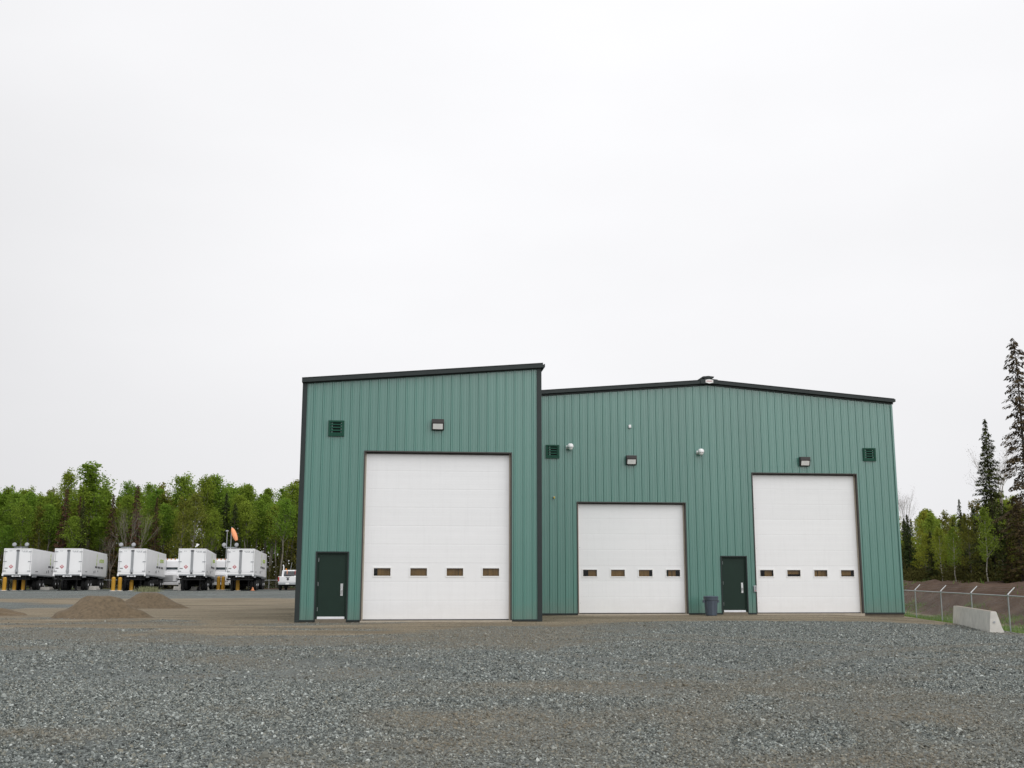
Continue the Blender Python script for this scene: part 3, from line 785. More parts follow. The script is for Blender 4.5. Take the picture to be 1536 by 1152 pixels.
m = MB(); m.box(-0.05, 0.05, -0.085, 0.0, -0.06, 0.06); m.build('sensor_case', CAM_W, o, bevel=0.012)
m = MB(); m.tube((0, -0.05, -0.061), (0, -0.05, -0.085), 0.022); m.build('cable_gland', GREY_T, o)
p = wall_at(PR, 830.8, 746.0)
o = empty('pipe_outlet', p, A_B, 'small yellow pipe outlet on the hall wall beside the tall bay', 'pipe')
m = MB(); m.tube((0, 0.0, 0.0), (0, -0.10, 0.0), 0.022); m.tube((0, -0.10, 0.02), (0, -0.10, -0.05), 0.03); m.build('spout', BRASS, o)
m = MB(); m.lathe([(0.045, -0.001), (0.045, 0.012)], 12); q = m.build('flange', GALV, o); q.rotation_euler = (R(90), 0, 0); q.location = (0, -0.034, 0)
p = wall_at(PR, 1131.8, 883.0)
o = empty('door_control_box', p, A_B, 'small grey control box on the wall beside the right hand white door', 'control box')
m = MB(); m.box(-0.055, 0.055, -0.10, 0.0, -0.12, 0.12); m.build('box_case', GALV, o, bevel=0.008)
m = MB()
m.tube((0, -0.10, 0.06), (0, -0.118, 0.06), 0.018); m.build('push_button', CHASSIS, o)
m = MB(); m.tube((0, -0.10, -0.01), (0, -0.118, -0.01), 0.018); m.build('push_button', CHASSIS, o)
m = MB(); m.tube((0, -0.10, -0.075), (0, -0.118, -0.075), 0.018); m.build('push_button', RED, o)

# --- rubbish bin by the hall door
p = on_ground(1067, 924.0)
o = empty('rubbish_bin', (p.x, p.y, 0.02), A_B, 'slate blue round plastic rubbish bin against the wall beside the hall entry door', 'bin')
m = MB(); m.lathe([(0.20, 0.0), (0.205, 0.02), (0.245, 0.56), (0.27, 0.57), (0.275, 0.64), (0.255, 0.645), (0.235, 0.60), (0.19, 0.05)], 26); m.build('bin_body', BIN, o, smooth=False)
m = MB(); m.lathe([(0.262, 0.646), (0.28, 0.65), (0.285, 0.69), (0.24, 0.715), (0.05, 0.725)], 26); m.build('bin_lid', BIN, o)
for sx in (-1, 1):
    m = MB(); m.box(sx * 0.275 - 0.03, sx * 0.275 + 0.03, -0.07, 0.07, 0.52, 0.565); m.box(sx * 0.275 - 0.03, sx * 0.275 + 0.03, -0.07, -0.05, 0.47, 0.52); m.box(sx * 0.275 - 0.03, sx * 0.275 + 0.03, 0.05, 0.07, 0.47, 0.52); m.build('bin_handle', BIN, o)
for k in range(10):
    a = 2 * math.pi * k / 10 + 0.1
    m = MB(); m.tube((0.214 * math.cos(a), 0.214 * math.sin(a), 0.05), (0.247 * math.cos(a), 0.247 * math.sin(a), 0.54), 0.009, n=6); m.build('bin_rib', BIN, o)

# ------------------------------------------------------------------ gravel stones: loose crushed rock near the camera
def gravel_field():
    N1, N2 = 380000, 560000
    def pick(n, y0, y1):
        t = rng.random(n); Y = np.sqrt(y0 ** 2 + t * (y1 ** 2 - y0 ** 2))
        X = (rng.random(n) - 0.5) * 2 * (0.53 * Y + 2.6)
        return X, Y
    Xa, Ya = pick(N1, 6.8, 16.0); Xb, Yb = pick(N2, 16.0, 42.0)
    X, Y = np.concatenate([Xa, Xb]), np.concatenate([Ya, Yb])
    s = np.concatenate([np.exp(rng.normal(math.log(0.0070), 0.40, N1)), np.exp(rng.normal(math.log(0.0098), 0.36, N2))])
    s = np.clip(s, 0.004, 0.021) * np.where(rng.random(len(s)) < 0.006, 1.9, 1.0)
    patch = vnoise(X, Y, 0.6, 41) + 0.6 * vnoise(X, Y, 1.9, 42)
    sa = sand_amount(X, Y); dust = np.maximum(dust_amount(X, Y), sstep(0.25, 0.7, sa) * 1.25)
    s = s * (1 - 0.35 * sstep(0.3, 0.8, sa))
    keep = (rng.random(len(X)) > np.maximum(sa * 0.62, dust * 0.45)) & (rng.random(len(X)) < 0.80 + 0.9 * patch)
    # stay clear of the building footprints
    for P, W in ((PL, LW), (PR, RW)):
        dx, dy = X - P.x, Y - P.y
        ss = dx * ax + dy * ay; dd = -dx * ay + dy * ax
        keep &= ~((ss > -0.2) & (ss < W + 0.2) & (dd > -0.3))
    keep &= X - fence_x(Y) < -5.4
    keep &= rng.random(len(X)) < 1 - 0.85 * sstep(26, 42, Y)
    X, Y, s, dust = X[keep], Y[keep], s[keep], dust[keep]
    n = len(X)
    co = np.stack([X, Y, height(X, Y) + s * 0.25], -1).astype(np.float32)
    me = bpy.data.meshes.new('gravel'); me.vertices.add(n); me.vertices.foreach_set('co', co.ravel())
    a = me.attributes.new('scl', 'FLOAT_VECTOR', 'POINT')
    a.data.foreach_set('vector', (s[:, None] * (0.7 + 0.6 * rng.random((n, 3))) * np.array([1.15, 1.0, 0.75])).astype(np.float32).ravel())
    a = me.attributes.new('rot', 'FLOAT_VECTOR', 'POINT')
    a.data.foreach_set('vector', (rng.random((n, 3)) * np.array([0.9, 0.9, 6.28])).astype(np.float32).ravel())
    a = me.attributes.new('tint', 'FLOAT', 'POINT'); a.data.foreach_set('value', rng.random(n).astype(np.float32))
    a = me.attributes.new('dust', 'FLOAT', 'POINT'); a.data.foreach_set('value', np.clip(dust * (0.3 + 0.7 * rng.random(n)), 0, 1).astype(np.float32))
    o = bpy.data.objects.new('gravel', me); COL.objects.link(o)
    m = bpy.data.materials.new('crushed_stone'); nn, l = nodes_of(m)
    pr = nn['Principled BSDF']; pr.inputs['Roughness'].default_value = 0.8; pr.inputs['Specular IOR Level'].default_value = 0.3
    at_ = nn.new('ShaderNodeAttribute'); at_.attribute_type = 'INSTANCER'; at_.attribute_name = 'tint'
    cr = nn.new('ShaderNodeValToRGB'); l.new(at_.outputs['Fac'], cr.inputs[0])
    e = cr.color_ramp.elements
    e[0].position = 0; e[0].color = (0.040, 0.046, 0.043, 1)
    e[1].position = 1; e[1].color = (0.52, 0.55, 0.52, 1)
    for ps, cc in ((0.25, (0.100, 0.112, 0.105, 1)), (0.50, (0.182, 0.201, 0.188, 1)), (0.62, (0.205, 0.196, 0.156, 1)), (0.78, (0.248, 0.272, 0.256, 1)), (0.95, (0.33, 0.352, 0.332, 1))):
        k = cr.color_ramp.elements.new(ps); k.color = cc
    ad = nn.new('ShaderNodeAttribute'); ad.attribute_type = 'INSTANCER'; ad.attribute_name = 'dust'
    mxd = nn.new('ShaderNodeMix'); mxd.data_type = 'RGBA'; mxd.inputs[7].default_value = (0.205, 0.176, 0.128, 1)
    l.new(ad.outputs['Fac'], mxd.inputs[0]); l.new(cr.outputs[0], mxd.inputs[6])
    l.new(mxd.outputs[2], pr.inputs['Base Color'])
    ng = bpy.data.node_groups.new('gravel_scatter', 'GeometryNodeTree')
    ng.interface.new_socket('Geometry', in_out='INPUT', socket_type='NodeSocketGeometry')
    ng.interface.new_socket('Geometry', in_out='OUTPUT', socket_type='NodeSocketGeometry')
    N = ng.nodes; L = ng.links
    gi, go = N.new('NodeGroupInput'), N.new('NodeGroupOutput')
    jn = N.new('GeometryNodeJoinGeometry')
    for v in range(6):
        ico = N.new('GeometryNodeMeshIcoSphere'); ico.inputs['Subdivisions'].default_value = 1; ico.inputs['Radius'].default_value = 1.0
        sp = N.new('GeometryNodeSetPosition')
        rv = N.new('FunctionNodeRandomValue'); rv.data_type = 'FLOAT_VECTOR'
        rv.inputs[0].default_value = (-0.42,) * 3; rv.inputs[1].default_value = (0.42,) * 3
        rv.inputs['Seed'].default_value = v + 3
        sm = N.new('GeometryNodeSetMaterial'); sm.inputs['Material'].default_value = m
        g2 = N.new('GeometryNodeGeometryToInstance')
        L.new(ico.outputs['Mesh'], sp.inputs['Geometry']); L.new(rv.outputs[0], sp.inputs['Offset'])
        L.new(sp.outputs[0], sm.inputs['Geometry']); L.new(sm.outputs[0], g2.inputs[0]); L.new(g2.outputs[0], jn.inputs[0])
    iop = N.new('GeometryNodeInstanceOnPoints')
    L.new(gi.outputs[0], iop.inputs['Points']); L.new(jn.outputs[0], iop.inputs['Instance'])
    iop.inputs['Pick Instance'].default_value = True
    for nm, sock in (('scl', 'Scale'), ('rot', 'Rotation')):
        na = N.new('GeometryNodeInputNamedAttribute'); na.data_type = 'FLOAT_VECTOR'; na.inputs['Name'].default_value = nm
        L.new(na.outputs[0], iop.inputs[sock])
    L.new(iop.outputs[0], go.inputs[0])
    md = o.modifiers.new('scatter', 'NODES'); md.node_group = ng
    me.materials.append(m)
    tag(o, 'loose grey crushed stone covering the yard in front of the building', 'gravel', kind='stuff')
gravel_field()

# ------------------------------------------------------------------ sand piles
def pile(px0, px1, pytop, pybase, flat, lab, seed, ky=0.8):
    a, b = on_ground(px0, pybase), on_ground(px1, pybase)
    w = (b.x - a.x) / 2; cx = (a.x + b.x) / 2; yb = a.y
    cy = yb + w * ky
    cx *= cy / yb; w *= cy / yb
    hgt = at((px0 + px1) / 2, pytop, cy - 0.2).z + 0.05
    n = 64; g = np.linspace(-1.25, 1.25, n)
    X, Y = np.meshgrid(g, g, indexing='ij')
    ang = np.arctan2(Y, X)
    r = np.hypot(X, Y) / (1 + 0.10 * np.sin(3 * ang + seed) + 0.06 * np.sin(5 * ang + 2 * seed))
    Z = hgt * np.clip((1 - r) / (1 - flat), 0, 1.0)
    Z = np.where(Z > hgt * 0.82, hgt * 0.82 + (Z - hgt * 0.82) * 0.55, Z)
    Z = Z + np.where(Z > 0.01, 0.05 * vnoise(X * w, Y * w, 1.6, seed + 50) + 0.05 * vnoise(X * w, Y * w, 4.0, seed + 60), 0)
    Z = Z + 0.085 * np.exp(-((r - 0.94) / 0.16) ** 2) * (1 + 1.2 * vnoise(X * w, Y * w, 2.2, seed + 70))
    Z = Z - 0.035 - 0.25 * (r > 1.17)
    i = np.arange(n * n).reshape(n, n)
    q = np.stack([i[:-1, :-1], i[1:, :-1], i[1:, 1:], i[:-1, 1:]], -1).reshape(-1, 4)
    o = np_mesh('sand_pile', np.stack([X * w, Y * w * ky, Z], -1).reshape(-1, 3), q, SOIL_P)
    o.data.polygons.foreach_set('use_smooth', [True] * len(o.data.polygons))
    o.location = (cx, cy, 0)
    tag(o, lab, 'sand pile', 'heaps of brown sand in the yard')
pile(80, 216, 893.0, 929.0, 0.28, 'larger heap of brown sand in front, with a flat top', 1)
pile(170, 278, 887.5, 913.0, 0.22, 'smaller heap of brown sand behind the larger heap', 2)
pile(-45, 40, 912.5, 924.0, 0.35, 'low flat heap of brown sand at the left edge of the yard', 3, 0.6)

# ------------------------------------------------------------------ trailers
def text_mesh(body, size, extr=0.006):
    cu = bpy.data.curves.new('lettering', 'FONT'); cu.body = body; cu.size = size; cu.extrude = extr; cu.align_x = 'CENTER'
    ob = bpy.data.objects.new('lettering', cu); COL.objects.link(ob)
    dg = bpy.context.evaluated_depsgraph_get()
    me = bpy.data.meshes.new_from_object(ob.evaluated_get(dg))
    bpy.data.objects.remove(ob); bpy.data.curves.remove(cu)
    me.name = 'lettering'; me.materials.clear()
    return me
LOGO = text_mesh('certarus', 0.72)
LOGO.materials.append(LIME)
def wheel(parent, x, y, r=0.5, w=0.27, out=1, rim=ALU, name='wheel'):
    m = MB()
    m.lathe([(r * 0.62, -w / 2), (r * 0.95, -w / 2), (r, -w / 2 + 0.04), (r, w / 2 - 0.04), (r * 0.95, w / 2), (r * 0.62, w / 2)], 20)
    o_ = m.build(name, RUBBER, parent)
    o_.rotation_euler = (0, R(90) * out, 0); o_.location = (x, y, r)
    m = MB(); m.lathe([(r * 0.60, w / 2 - 0.05), (r * 0.60, w / 2 - 0.01), (r * 0.48, w / 2 - 0.06), (r * 0.25, w / 2 - 0.02), (r * 0.22, w / 2 + 0.03), (0.03, w / 2 + 0.035)], 16)
    m.build('rim', rim, o_)
    return o_
def make_trailer(loc, rz, label):
    t = empty('box_trailer', loc, rz, label, 'trailer', 'white box trailers parked in a row')
    W, L, Z0, Z1 = 2.45, 12.2, 1.50, 3.84
    PIT = -0.024                                       # the far end sits a little lower
    h = W / 2
    def zz(y, z): return z + PIT * y
    def sbox(mb, x0, x1, y0, y1, z0, z1):
        mb.add([(x0, y0, zz(y0, z0)), (x1, y0, zz(y0, z0)), (x1, y1, zz(y1, z0)), (x0, y1, zz(y1, z0)), (x0, y0, zz(y0, z1)), (x1, y0, zz(y0, z1)), (x1, y1, zz(y1, z1)), (x0, y1, zz(y1, z1))],
               [(0, 3, 2, 1), (4, 5, 6, 7), (0, 1, 5, 4), (1, 2, 6, 5), (2, 3, 7, 6), (3, 0, 4, 7)])
    m = MB(); sbox(m, -h, h, 0.06, L, Z0, Z1); m.build('body', WHITE_TR, t, bevel=0.02)
    m = MB()
    sbox(m, -h, -h + 0.09, -0.02, 0.058, Z0, Z1); sbox(m, h - 0.09, h, -0.02, 0.058, Z0, Z1); sbox(m, -h + 0.09, h - 0.09, -0.02, 0.058, Z1 - 0.10, Z1); sbox(m, -h + 0.09, h - 0.09, -0.02, 0.058, Z0, Z0 + 0.16)
    m.build('door_frame', WHITE_TR, t)
    for s_ in (-1, 1):
        m = MB(); a, b = sorted((s_ * 0.10, s_ * (h - 0.105))); m.box(a, b, -0.005, 0.05, Z0 + 0.175, Z1 - 0.115)
        d = m.build('rear_door', WHITE_TR, t, bevel=0.008)
        for z in (Z0 + 0.28, Z0 + 1.15, Z1 - 0.3):
            q = MB(); a, b = sorted((s_ * (h - 0.02), s_ * (h - 0.30))); q.box(a, b, -0.045, -0.022, z - 0.035, z + 0.035); q.build('hinge', GREY_T, d)
        q = MB(); a, b = sorted((s_ * (h - 0.100), s_ * (h - 0.085))); q.box(a, b, -0.026, -0.021, Z0 + 0.17, Z1 - 0.11); q.build('door_gasket', DKGREY, d)
    m = MB(); m.box(-0.115, 0.115, -0.02, 0.02, Z0 + 0.02, Z1 - 0.105); m.build('centre_seal', GREY_T, t)
    for s_ in (-0.07, 0.07):
        m = MB(); m.tube((s_, -0.045, Z0 + 0.02), (s_, -0.045, Z1 - 0.12), 0.018, n=6); m.build('lock_rod', GALV, t)
    m = MB(); m.box(-0.14, 0.14, -0.06, -0.022, Z1 - 0.27, Z1 - 0.15); m.build('lock_keeper', DKGREY, t)
    m = MB(); m.box(-0.14, 0.14, -0.065, -0.022, Z0 + 0.22, Z0 + 0.42); m.build('lock_keeper', GREY_T, t)
    # flammable gas placard and the number beside it
    px_, pz = -0.52, Z0 + 0.68
    m = MB(); m.prism([(px_, pz - 0.19), (px_ + 0.19, pz), (px_, pz + 0.19), (px_ - 0.19, pz)], -0.016, -0.008); p_ = m.build('placard', PLAC_R, t)
    m = MB(); m.prism([(px_ - 0.07, pz - 0.04), (px_ + 0.07, pz - 0.04), (px_ + 0.07, pz + 0.02), (px_ - 0.07, pz + 0.02)], -0.022, -0.0165)
    m.prism([(px_ - 0.05, pz + 0.06), (px_ + 0.05, pz + 0.06), (px_, pz + 0.15)], -0.022, -0.0165); m.build('placard_print', WIN_W, p_)
    m = MB()
    for k in range(4): m.box(-1.05 + 0.065 * k, -1.0 + 0.065 * k, -0.012, -0.0055, Z0 + 0.49, Z0 + 0.575)
    m.build('unit_number', DKGREY, t)
    m = MB()
    for k, (x0, w_) in enumerate(((-0.75, 0.10), (-0.60, 0.08), (0.30, 0.14), (0.50, 0.12), (0.68, 0.16), (0.40, 0.2), (0.62, 0.2))):
        z = Z1 - 0.26 - (0.08 if k > 4 else 0); m.box(x0, x0 + w_, -0.012, -0.0055, z, z + 0.045)
    m.build('door_lettering', GREY_T, t)
    # side print
    e = bpy.data.objects.new('logo_lettering', LOGO); COL.objects.link(e); e.parent = t
    e.rotation_euler = (R(90) - 0, 0, R(90)); e.location = (h + 0.012, 9.35, zz(9.35, 2.84))
    m = MB()
    cx, cz = 6.9, zz(6.9, 2.98)
    for k in range(3):
        w_ = 0.16 - 0.03 * k; z0 = cz - 0.55 + 0.38 * k
        m.prism([(cx, z0), (cx + w_, z0 + 0.22), (cx, z0 + 0.46), (cx - w_, z0 + 0.22)], h + 0.004, h + 0.014, 'x')
    m.build('logo_emblem', LIME, t)
    m = MB(); y = 6.2
    for k in range(15):
        w_ = (0.20, 0.26, 0.16, 0.22)[k % 4]
        if k not in (4, 9): m.box(h + 0.004, h + 0.012, y, y + w_, zz(y, 2.24), zz(y, 2.24) + 0.19)
        y += w_ + 0.07
    m.build('tagline', DKGREY, t)
    m = MB(); m.box(h + 0.004, h + 0.012, 1.6, 2.5, zz(2, 1.74), zz(2, 1.80)); m.box(h + 0.004, h + 0.012, 5.6, 5.75, zz(6, 1.72), zz(6, 1.95)); m.box(h + 0.004, h + 0.012, 6.2, 6.4, zz(6, 1.72), zz(6, 2.0)); m.box(h + 0.004, h + 0.012, 7.6, 7.8, zz(8, 1.9), zz(8, 2.05)); m.build('side_markings', DKGREY, t)
    # underside
    m = MB(); sbox(m, -h, h, 0.0, L, Z0 - 0.10, Z0 - 0.004); m.build('bottom_rail', GALV, t)
    for s_ in (-1, 1):
        m = MB(); sbox(m, s_ * 0.55 - 0.07, s_ * 0.55 + 0.07, 0.1, L - 0.1, 1.02, Z0 - 0.104); m.build('chassis_rail', CHASSIS, t)
    for y in (0.25, 1.9, 5.0, 6.6, 8.2, 11.6):
        m = MB(); sbox(m, -h + 0.1, h - 0.1, y, y + 0.14, Z0 - 0.32, Z0 - 0.106); m.build('cross_member', CHASSIS, t)
    m = MB(); m.box(-1.1, 1.1, 5.7, 8.7, 0.50, 1.0); m.build('tank_box', CHASSIS, t)
    m = MB(); m.box(-1.2, 1.2, -0.02, 0.1, 0.98, 1.10); m.box(-0.85, -0.75, -0.01, 0.09, 1.10, Z0 - 0.11); m.box(0.75, 0.85, -0.01, 0.09, 1.10, Z0 - 0.11); m.build('bumper', CHASSIS, t)
    for s_ in (-1, 1):
        m = MB(); m.box(s_ * (h - 0.04) - 0.07, s_ * (h - 0.04) + 0.07, -0.05, 0.02, Z0 - 0.16, Z0 + 0.06); m.build('corner_casting', WHITE_TR, t)
        m = MB(); m.box(s_ * 0.30 - 0.09, s_ * 0.30 + 0.09, -0.03, 0.0, Z0 - 0.24, Z0 - 0.12); m.build('tail_light', ALU, t)
    m = MB(); m.box(-0.16, 0.16, -0.03, 0.0, Z0 - 0.22, Z0 - 0.14); m.build('light_bar', ALU, t)
    m = MB(); m.box(h - 0.03, h + 0.02, 0.6, 2.1, Z0 - 0.30, Z0 - 0.16); m.build('side_marker', GREY_T, t)
    for s_ in (-0.75, 0.75):
        m = MB(); m.box(s_ - 0.06, s_ + 0.06, 0.5, 0.62, 0.06, 1.2); m.box(s_ - 0.14, s_ + 0.14, 0.43, 0.69, 0.0, 0.06); m.build('landing_leg', CHASSIS, t)
    for y in (3.6, 4.88, 9.6, 10.88):
        for s_ in (-1, 1):
            wheel(t, s_ * (h - 0.16), y, out=s_)
            wheel(t, s_ * (h - 0.48), y, out=s_)
        m = MB(); m.tube((-h + 0.2, y, 0.5), (h - 0.2, y, 0.5), 0.09); m.build('axle', CHASSIS, t)
        m = MB(); m.box(h - 0.32, h + 0.02, y - 0.58, y + 0.58, 1.06, 1.10); m.build('mudguard', GALV if y > 9 else CHASSIS, t)
    # front fairing, ladder
    m = MB(); sbox(m, -h + 0.1, h - 0.05, L + 0.01, L + 0.55, Z0 + 0.1, Z1 - 0.28); m.build('front_cabinet', ALU, t)
    m = MB()
    for k in range(5): m.tube((h - 0.02, L + 0.62, 1.6 + 0.3 * k), (h - 0.4, L + 0.62, 1.6 + 0.3 * k), 0.015, n=6)
    m.tube((h - 0.02, L + 0.62, 0.8), (h - 0.02, L + 0.62, 3.0), 0.02, n=6); m.tube((h - 0.4, L + 0.62, 0.8), (h - 0.4, L + 0.62, 3.0), 0.02, n=6); m.build('ladder', GALV, t)
    return t
TY = 100.0
TR = [(47.0, 9.5, 'white box trailer farthest left, its side half hidden by the next trailer'),
      (123.2, 10.5, 'white box trailer with its near end between the leftmost trailer and the paired yellow bollards'),
      (219.0, 9.5, 'white box trailer standing right behind the smaller sand heap'),
      (308.5, 11.0, 'white box trailer with concrete blocks under it and a tractor on either side'),
      (381.0, 7.5, 'white box trailer below the orange windsock, nearest to the pickup')]
proto = None
for px, yaw, lab in TR:
    a = R(yaw)
    x = at(px, 845, TY).x - 1.225 * math.cos(a)
    loc = (x, TY - 1.225 * math.sin(a), 0.0)
    if proto is None: proto = make_trailer(loc, a, lab)
    else: dup(proto, loc, a, lab)

# ------------------------------------------------------------------ yellow bollards
boll = None
def bollard(px, Y, hgt, lab):
    global boll
    x = at(px, 872, Y).x
    if boll is None:
        boll = empty('bollard', (x, Y, 0), 0, lab, 'bollard', 'yellow bollards around the trailer bays')
        m = MB(); m.lathe([(0.17, 0.0), (0.17, 1.12), (0.155, 1.18), (0.11, 1.235), (0.04, 1.26)], 16); m.build('post', YELLOW, boll, smooth=False)
        m = MB(); m.lathe([(0.30, -0.05), (0.29, 0.035), (0.175, 0.05)], 16); m.build('footing', CONC, boll)
        boll.scale = (1, 1, hgt)
    else: dup(boll, (x, Y, 0), 0, lab, (1, 1, hgt))
for px, Y, hg, lab in ((7.0, 98.8, 0.98, 'yellow bollard under the left corner of the leftmost trailer'),
                   (22.0, 100.6, 0.9, 'yellow bollard behind the landing leg of the leftmost trailer'),
                   (35.5, 100.8, 0.9, 'yellow bollard under the middle of the leftmost trailer'),
                   (170.3, 98.6, 1.0, 'left one of the paired yellow bollards between the second and third trailers'),
                   (180.0, 99.4, 0.98, 'right one of the paired yellow bollards between the second and third trailers'),
                   (197.5, 100.6, 0.78, 'yellow bollard under the trailer behind the sand heap'),
                   (328.0, 104.0, 1.05, 'left one of the two yellow bollards in front of a white tractor'),
                   (334.8, 104.0, 1.05, 'right one of the two yellow bollards in front of a white tractor'),
                   (356.8, 101.4, 0.95, 'yellow bollard under the near end of the trailer below the windsock')):
    bollard(px, Y, hg, lab)

# ------------------------------------------------------------------ white highway tractors seen from the front
def tractor(px, Y, label):
    x = at(px, 872, Y).x
    t = empty('highway_tractor', (x, Y, 0), R(8), label, 'truck', 'white highway tractors behind the trailers')
    m = MB(); m.prism([(1.5, 0.9), (1.5, 2.9), (1.75, 3.05), (3.6, 3.15), (3.6, 0.9)], -1.12, 1.12, 'x'); m.build('cab', WHITE, t, bevel=0.08)
    m = MB(); m.prism([(0.0, 0.75), (0.0, 1.45), (0.15, 1.75), (1.49, 1.95), (1.49, 0.75)], -0.95, 0.95, 'x'); m.build('hood', WHITE, t, bevel=0.10)
    for s_ in (-1, 1):
        m = MB(); m.prism([(0.05, 0.62), (0.1, 1.0), (0.5, 1.25), (1.1, 1.2), (1.45, 0.9), (1.3, 0.9), (0.7, 1.1), (0.3, 0.9), (0.25, 0.62)], *sorted((s_ * 0.955, s_ * 1.22)), 'x'); m.build('fender', WHITE, t)
        m = MB(); m.box(s_ * 0.98 - 0.14, s_ * 0.98 + 0.14, -0.03, 0.04, 0.95, 1.15); m.build('headlight', STEEL, t)
        m = MB(); m.box(s_ * 1.38 - 0.08, s_ * 1.38 + 0.08, 1.3, 1.42, 1.95, 2.55); m.tube((s_ * 1.13, 1.5, 2.3), (s_ * 1.38, 1.36, 2.3), 0.02); m.build('mirror', CHASSIS, t)
        wheel(t, s_ * 1.02, 0.75, out=s_)
        wheel(t, s_ * 1.02, 5.2, out=s_)
    m = MB(); m.add([(-0.98, 1.485, 1.98), (0.98, 1.485, 1.98), (0.92, 1.53, 2.72), (-0.92, 1.53, 2.72)], [(0, 1, 2, 3)]); 
    m.add([(-0.98, 1.56, 1.98), (0.98, 1.56, 1.98), (0.92, 1.59, 2.72), (-0.92, 1.59, 2.72)], [(3, 2, 1, 0)]); m.build('windscreen', GLASS_D, t)
    m = MB()
    for k in range(7): m.box(-0.55, 0.55, -0.035, -0.005, 0.82 + 0.09 * k, 0.86 + 0.09 * k)
    m.build('grille', STEEL, t)
    m = MB(); m.box(-1.15, 1.15, -0.22, -0.04, 0.42, 0.72); m.build('bumper', WHITE, t, bevel=0.03)
    for k in range(5):
        m = MB(); m.box(-0.8 + 0.4 * k - 0.05, -0.8 + 0.4 * k + 0.05, 1.62, 1.72, 3.02, 3.12); m.build('marker_light', AMBER, t)
    m = MB(); m.box(-0.5, 0.5, 0.2, 7.0, 0.62, 0.9); m.build('chassis', CHASSIS, t)
tractor(251.0, 112.0, 'white highway tractor partly hidden behind the trailer at the smaller sand heap')
tractor(327.0, 112.0, 'white highway tractor behind the two yellow bollards, between two trailers')

# ------------------------------------------------------------------ white pickup seen from behind
def pickup():
    Y = 104.0
    x = at(431.5, 870, Y).x
    t = empty('pickup_truck', (x, Y, 0), R(3), 'white pickup truck seen from behind beside the building corner', 'pickup truck')
    t.scale = (0.92, 0.92, 0.97)
    W = 1.0
    m = MB(); m.prism([(0.0, 0.72), (0.0, 1.36), (2.1, 1.36), (2.1, 0.72)], -W, W, 'x'); m.build('bed', WHITE, t, bevel=0.05)
    m = MB(); m.prism([(2.11, 0.7), (2.11, 1.36), (2.25, 1.93), (2.6, 2.0), (3.7, 1.98), (4.3, 1.42), (5.7, 1.30), (5.9, 0.7)], -W + 0.02, W - 0.02, 'x'); m.build('cab', WHITE, t, bevel=0.06)
    m = MB(); m.box(-0.86, 0.86, -0.035, -0.004, 0.82, 1.33); d = m.build('tailgate', WHITE, t, bevel=0.015)
    m = MB(); m.lathe([(0.13, 0.0), (0.13, 0.012)], 18); q = m.build('badge', DKGREY, d); q.rotation_euler = (R(90), 0, 0); q.scale = (1, 1, 1); q.location = (0.02, -0.036, 1.09)
    m = MB(); m.box(-0.2, 0.2, -0.045, -0.036, 1.235, 1.29); m.build('latch', DKGREY, d)
    for s_ in (-1, 1):
        m = MB(); m.box(s_ * 0.935 - 0.065, s_ * 0.935 + 0.065, -0.03, 0.05, 0.88, 1.30); m.build('tail_light', RED, t, bevel=0.01)
        m = MB(); m.box(s_ * 1.16 - 0.11, s_ * 1.16 + 0.11, 3.5, 3.6, 1.32, 1.68); m.tube((s_ * 0.96, 3.55, 1.42), (s_ * 1.1, 3.55, 1.42), 0.03); m.build('mirror', CHASSIS, t)
        m = MB(); m.lathe([(0.075, 0), (0.075, 0.10), (0.04, 0.14)], 12, 0, (s_ * 0.58, 2.5, 2.0)); m.build('beacon', AMBER, t)
        wheel(t, s_ * 0.88, 1.0, 0.42, 0.26, s_); wheel(t, s_ * 0.88, 4.75, 0.42, 0.26, s_)
        m = MB(); m.tube((s_ * 0.42, 2.16, 1.37), (s_ * 0.42, 2.22, 1.95), 0.035, n=6); m.build('headache_rack_post', ORANGE if s_ < 0 else RED, t)
    m = MB(); m.add([(-0.78, 2.118, 1.42), (0.78, 2.118, 1.42), (0.72, 2.232, 1.88), (-0.72, 2.232, 1.88)], [(0, 1, 2, 3)]); m.build('rear_window', GLASS_D, t)
    m = MB(); m.box(-0.36, 0.36, 2.02, 2.09, 1.37, 1.84); m.build('equipment_panel', DKGREY, t)
    m = MB(); m.box(-0.42, 0.34, 0.02, 0.1, 1.365, 1.44); m.build('toolbox_edge', CHASSIS, t)
    m = MB(); m.box(-0.95, 0.95, -0.17, -0.01, 0.55, 0.76); b = m.build('bumper', GALV, t, bevel=0.03)
    m = MB(); m.box(-0.18, 0.18, -0.185, -0.172, 0.58, 0.74); m.build('number_plate', WIN_W, b)
    m = MB(); m.box(-0.8, 0.8, 0.2, 5.5, 0.42, 0.70); m.build('underbody', CHASSIS, t)
    m = MB(); m.tube((-0.80, 2.2, 1.37), (-0.80, 2.2, 2.35), 0.06, n=10); m.tube((-0.80, 2.2, 2.35), (-0.88, 2.2, 2.50), 0.06, n=10); m.build('exhaust_stack', WHITE, t)
    m = MB(); m.tube((-0.1, 2.3, 2.0), (0.05, 2.3, 2.75), 0.018, n=5); m.tube((0.82, 2.3, 1.9), (0.82, 2.3, 2.75), 0.015, n=5); m.build('antenna', GREY_T, t)
    m = MB(); m.box(-W - 0.04, -W + 0.16, 0.35, 1.65, 0.72, 0.93); m.build('wheel_arch', WHITE, t, bevel=0.03)
pickup()

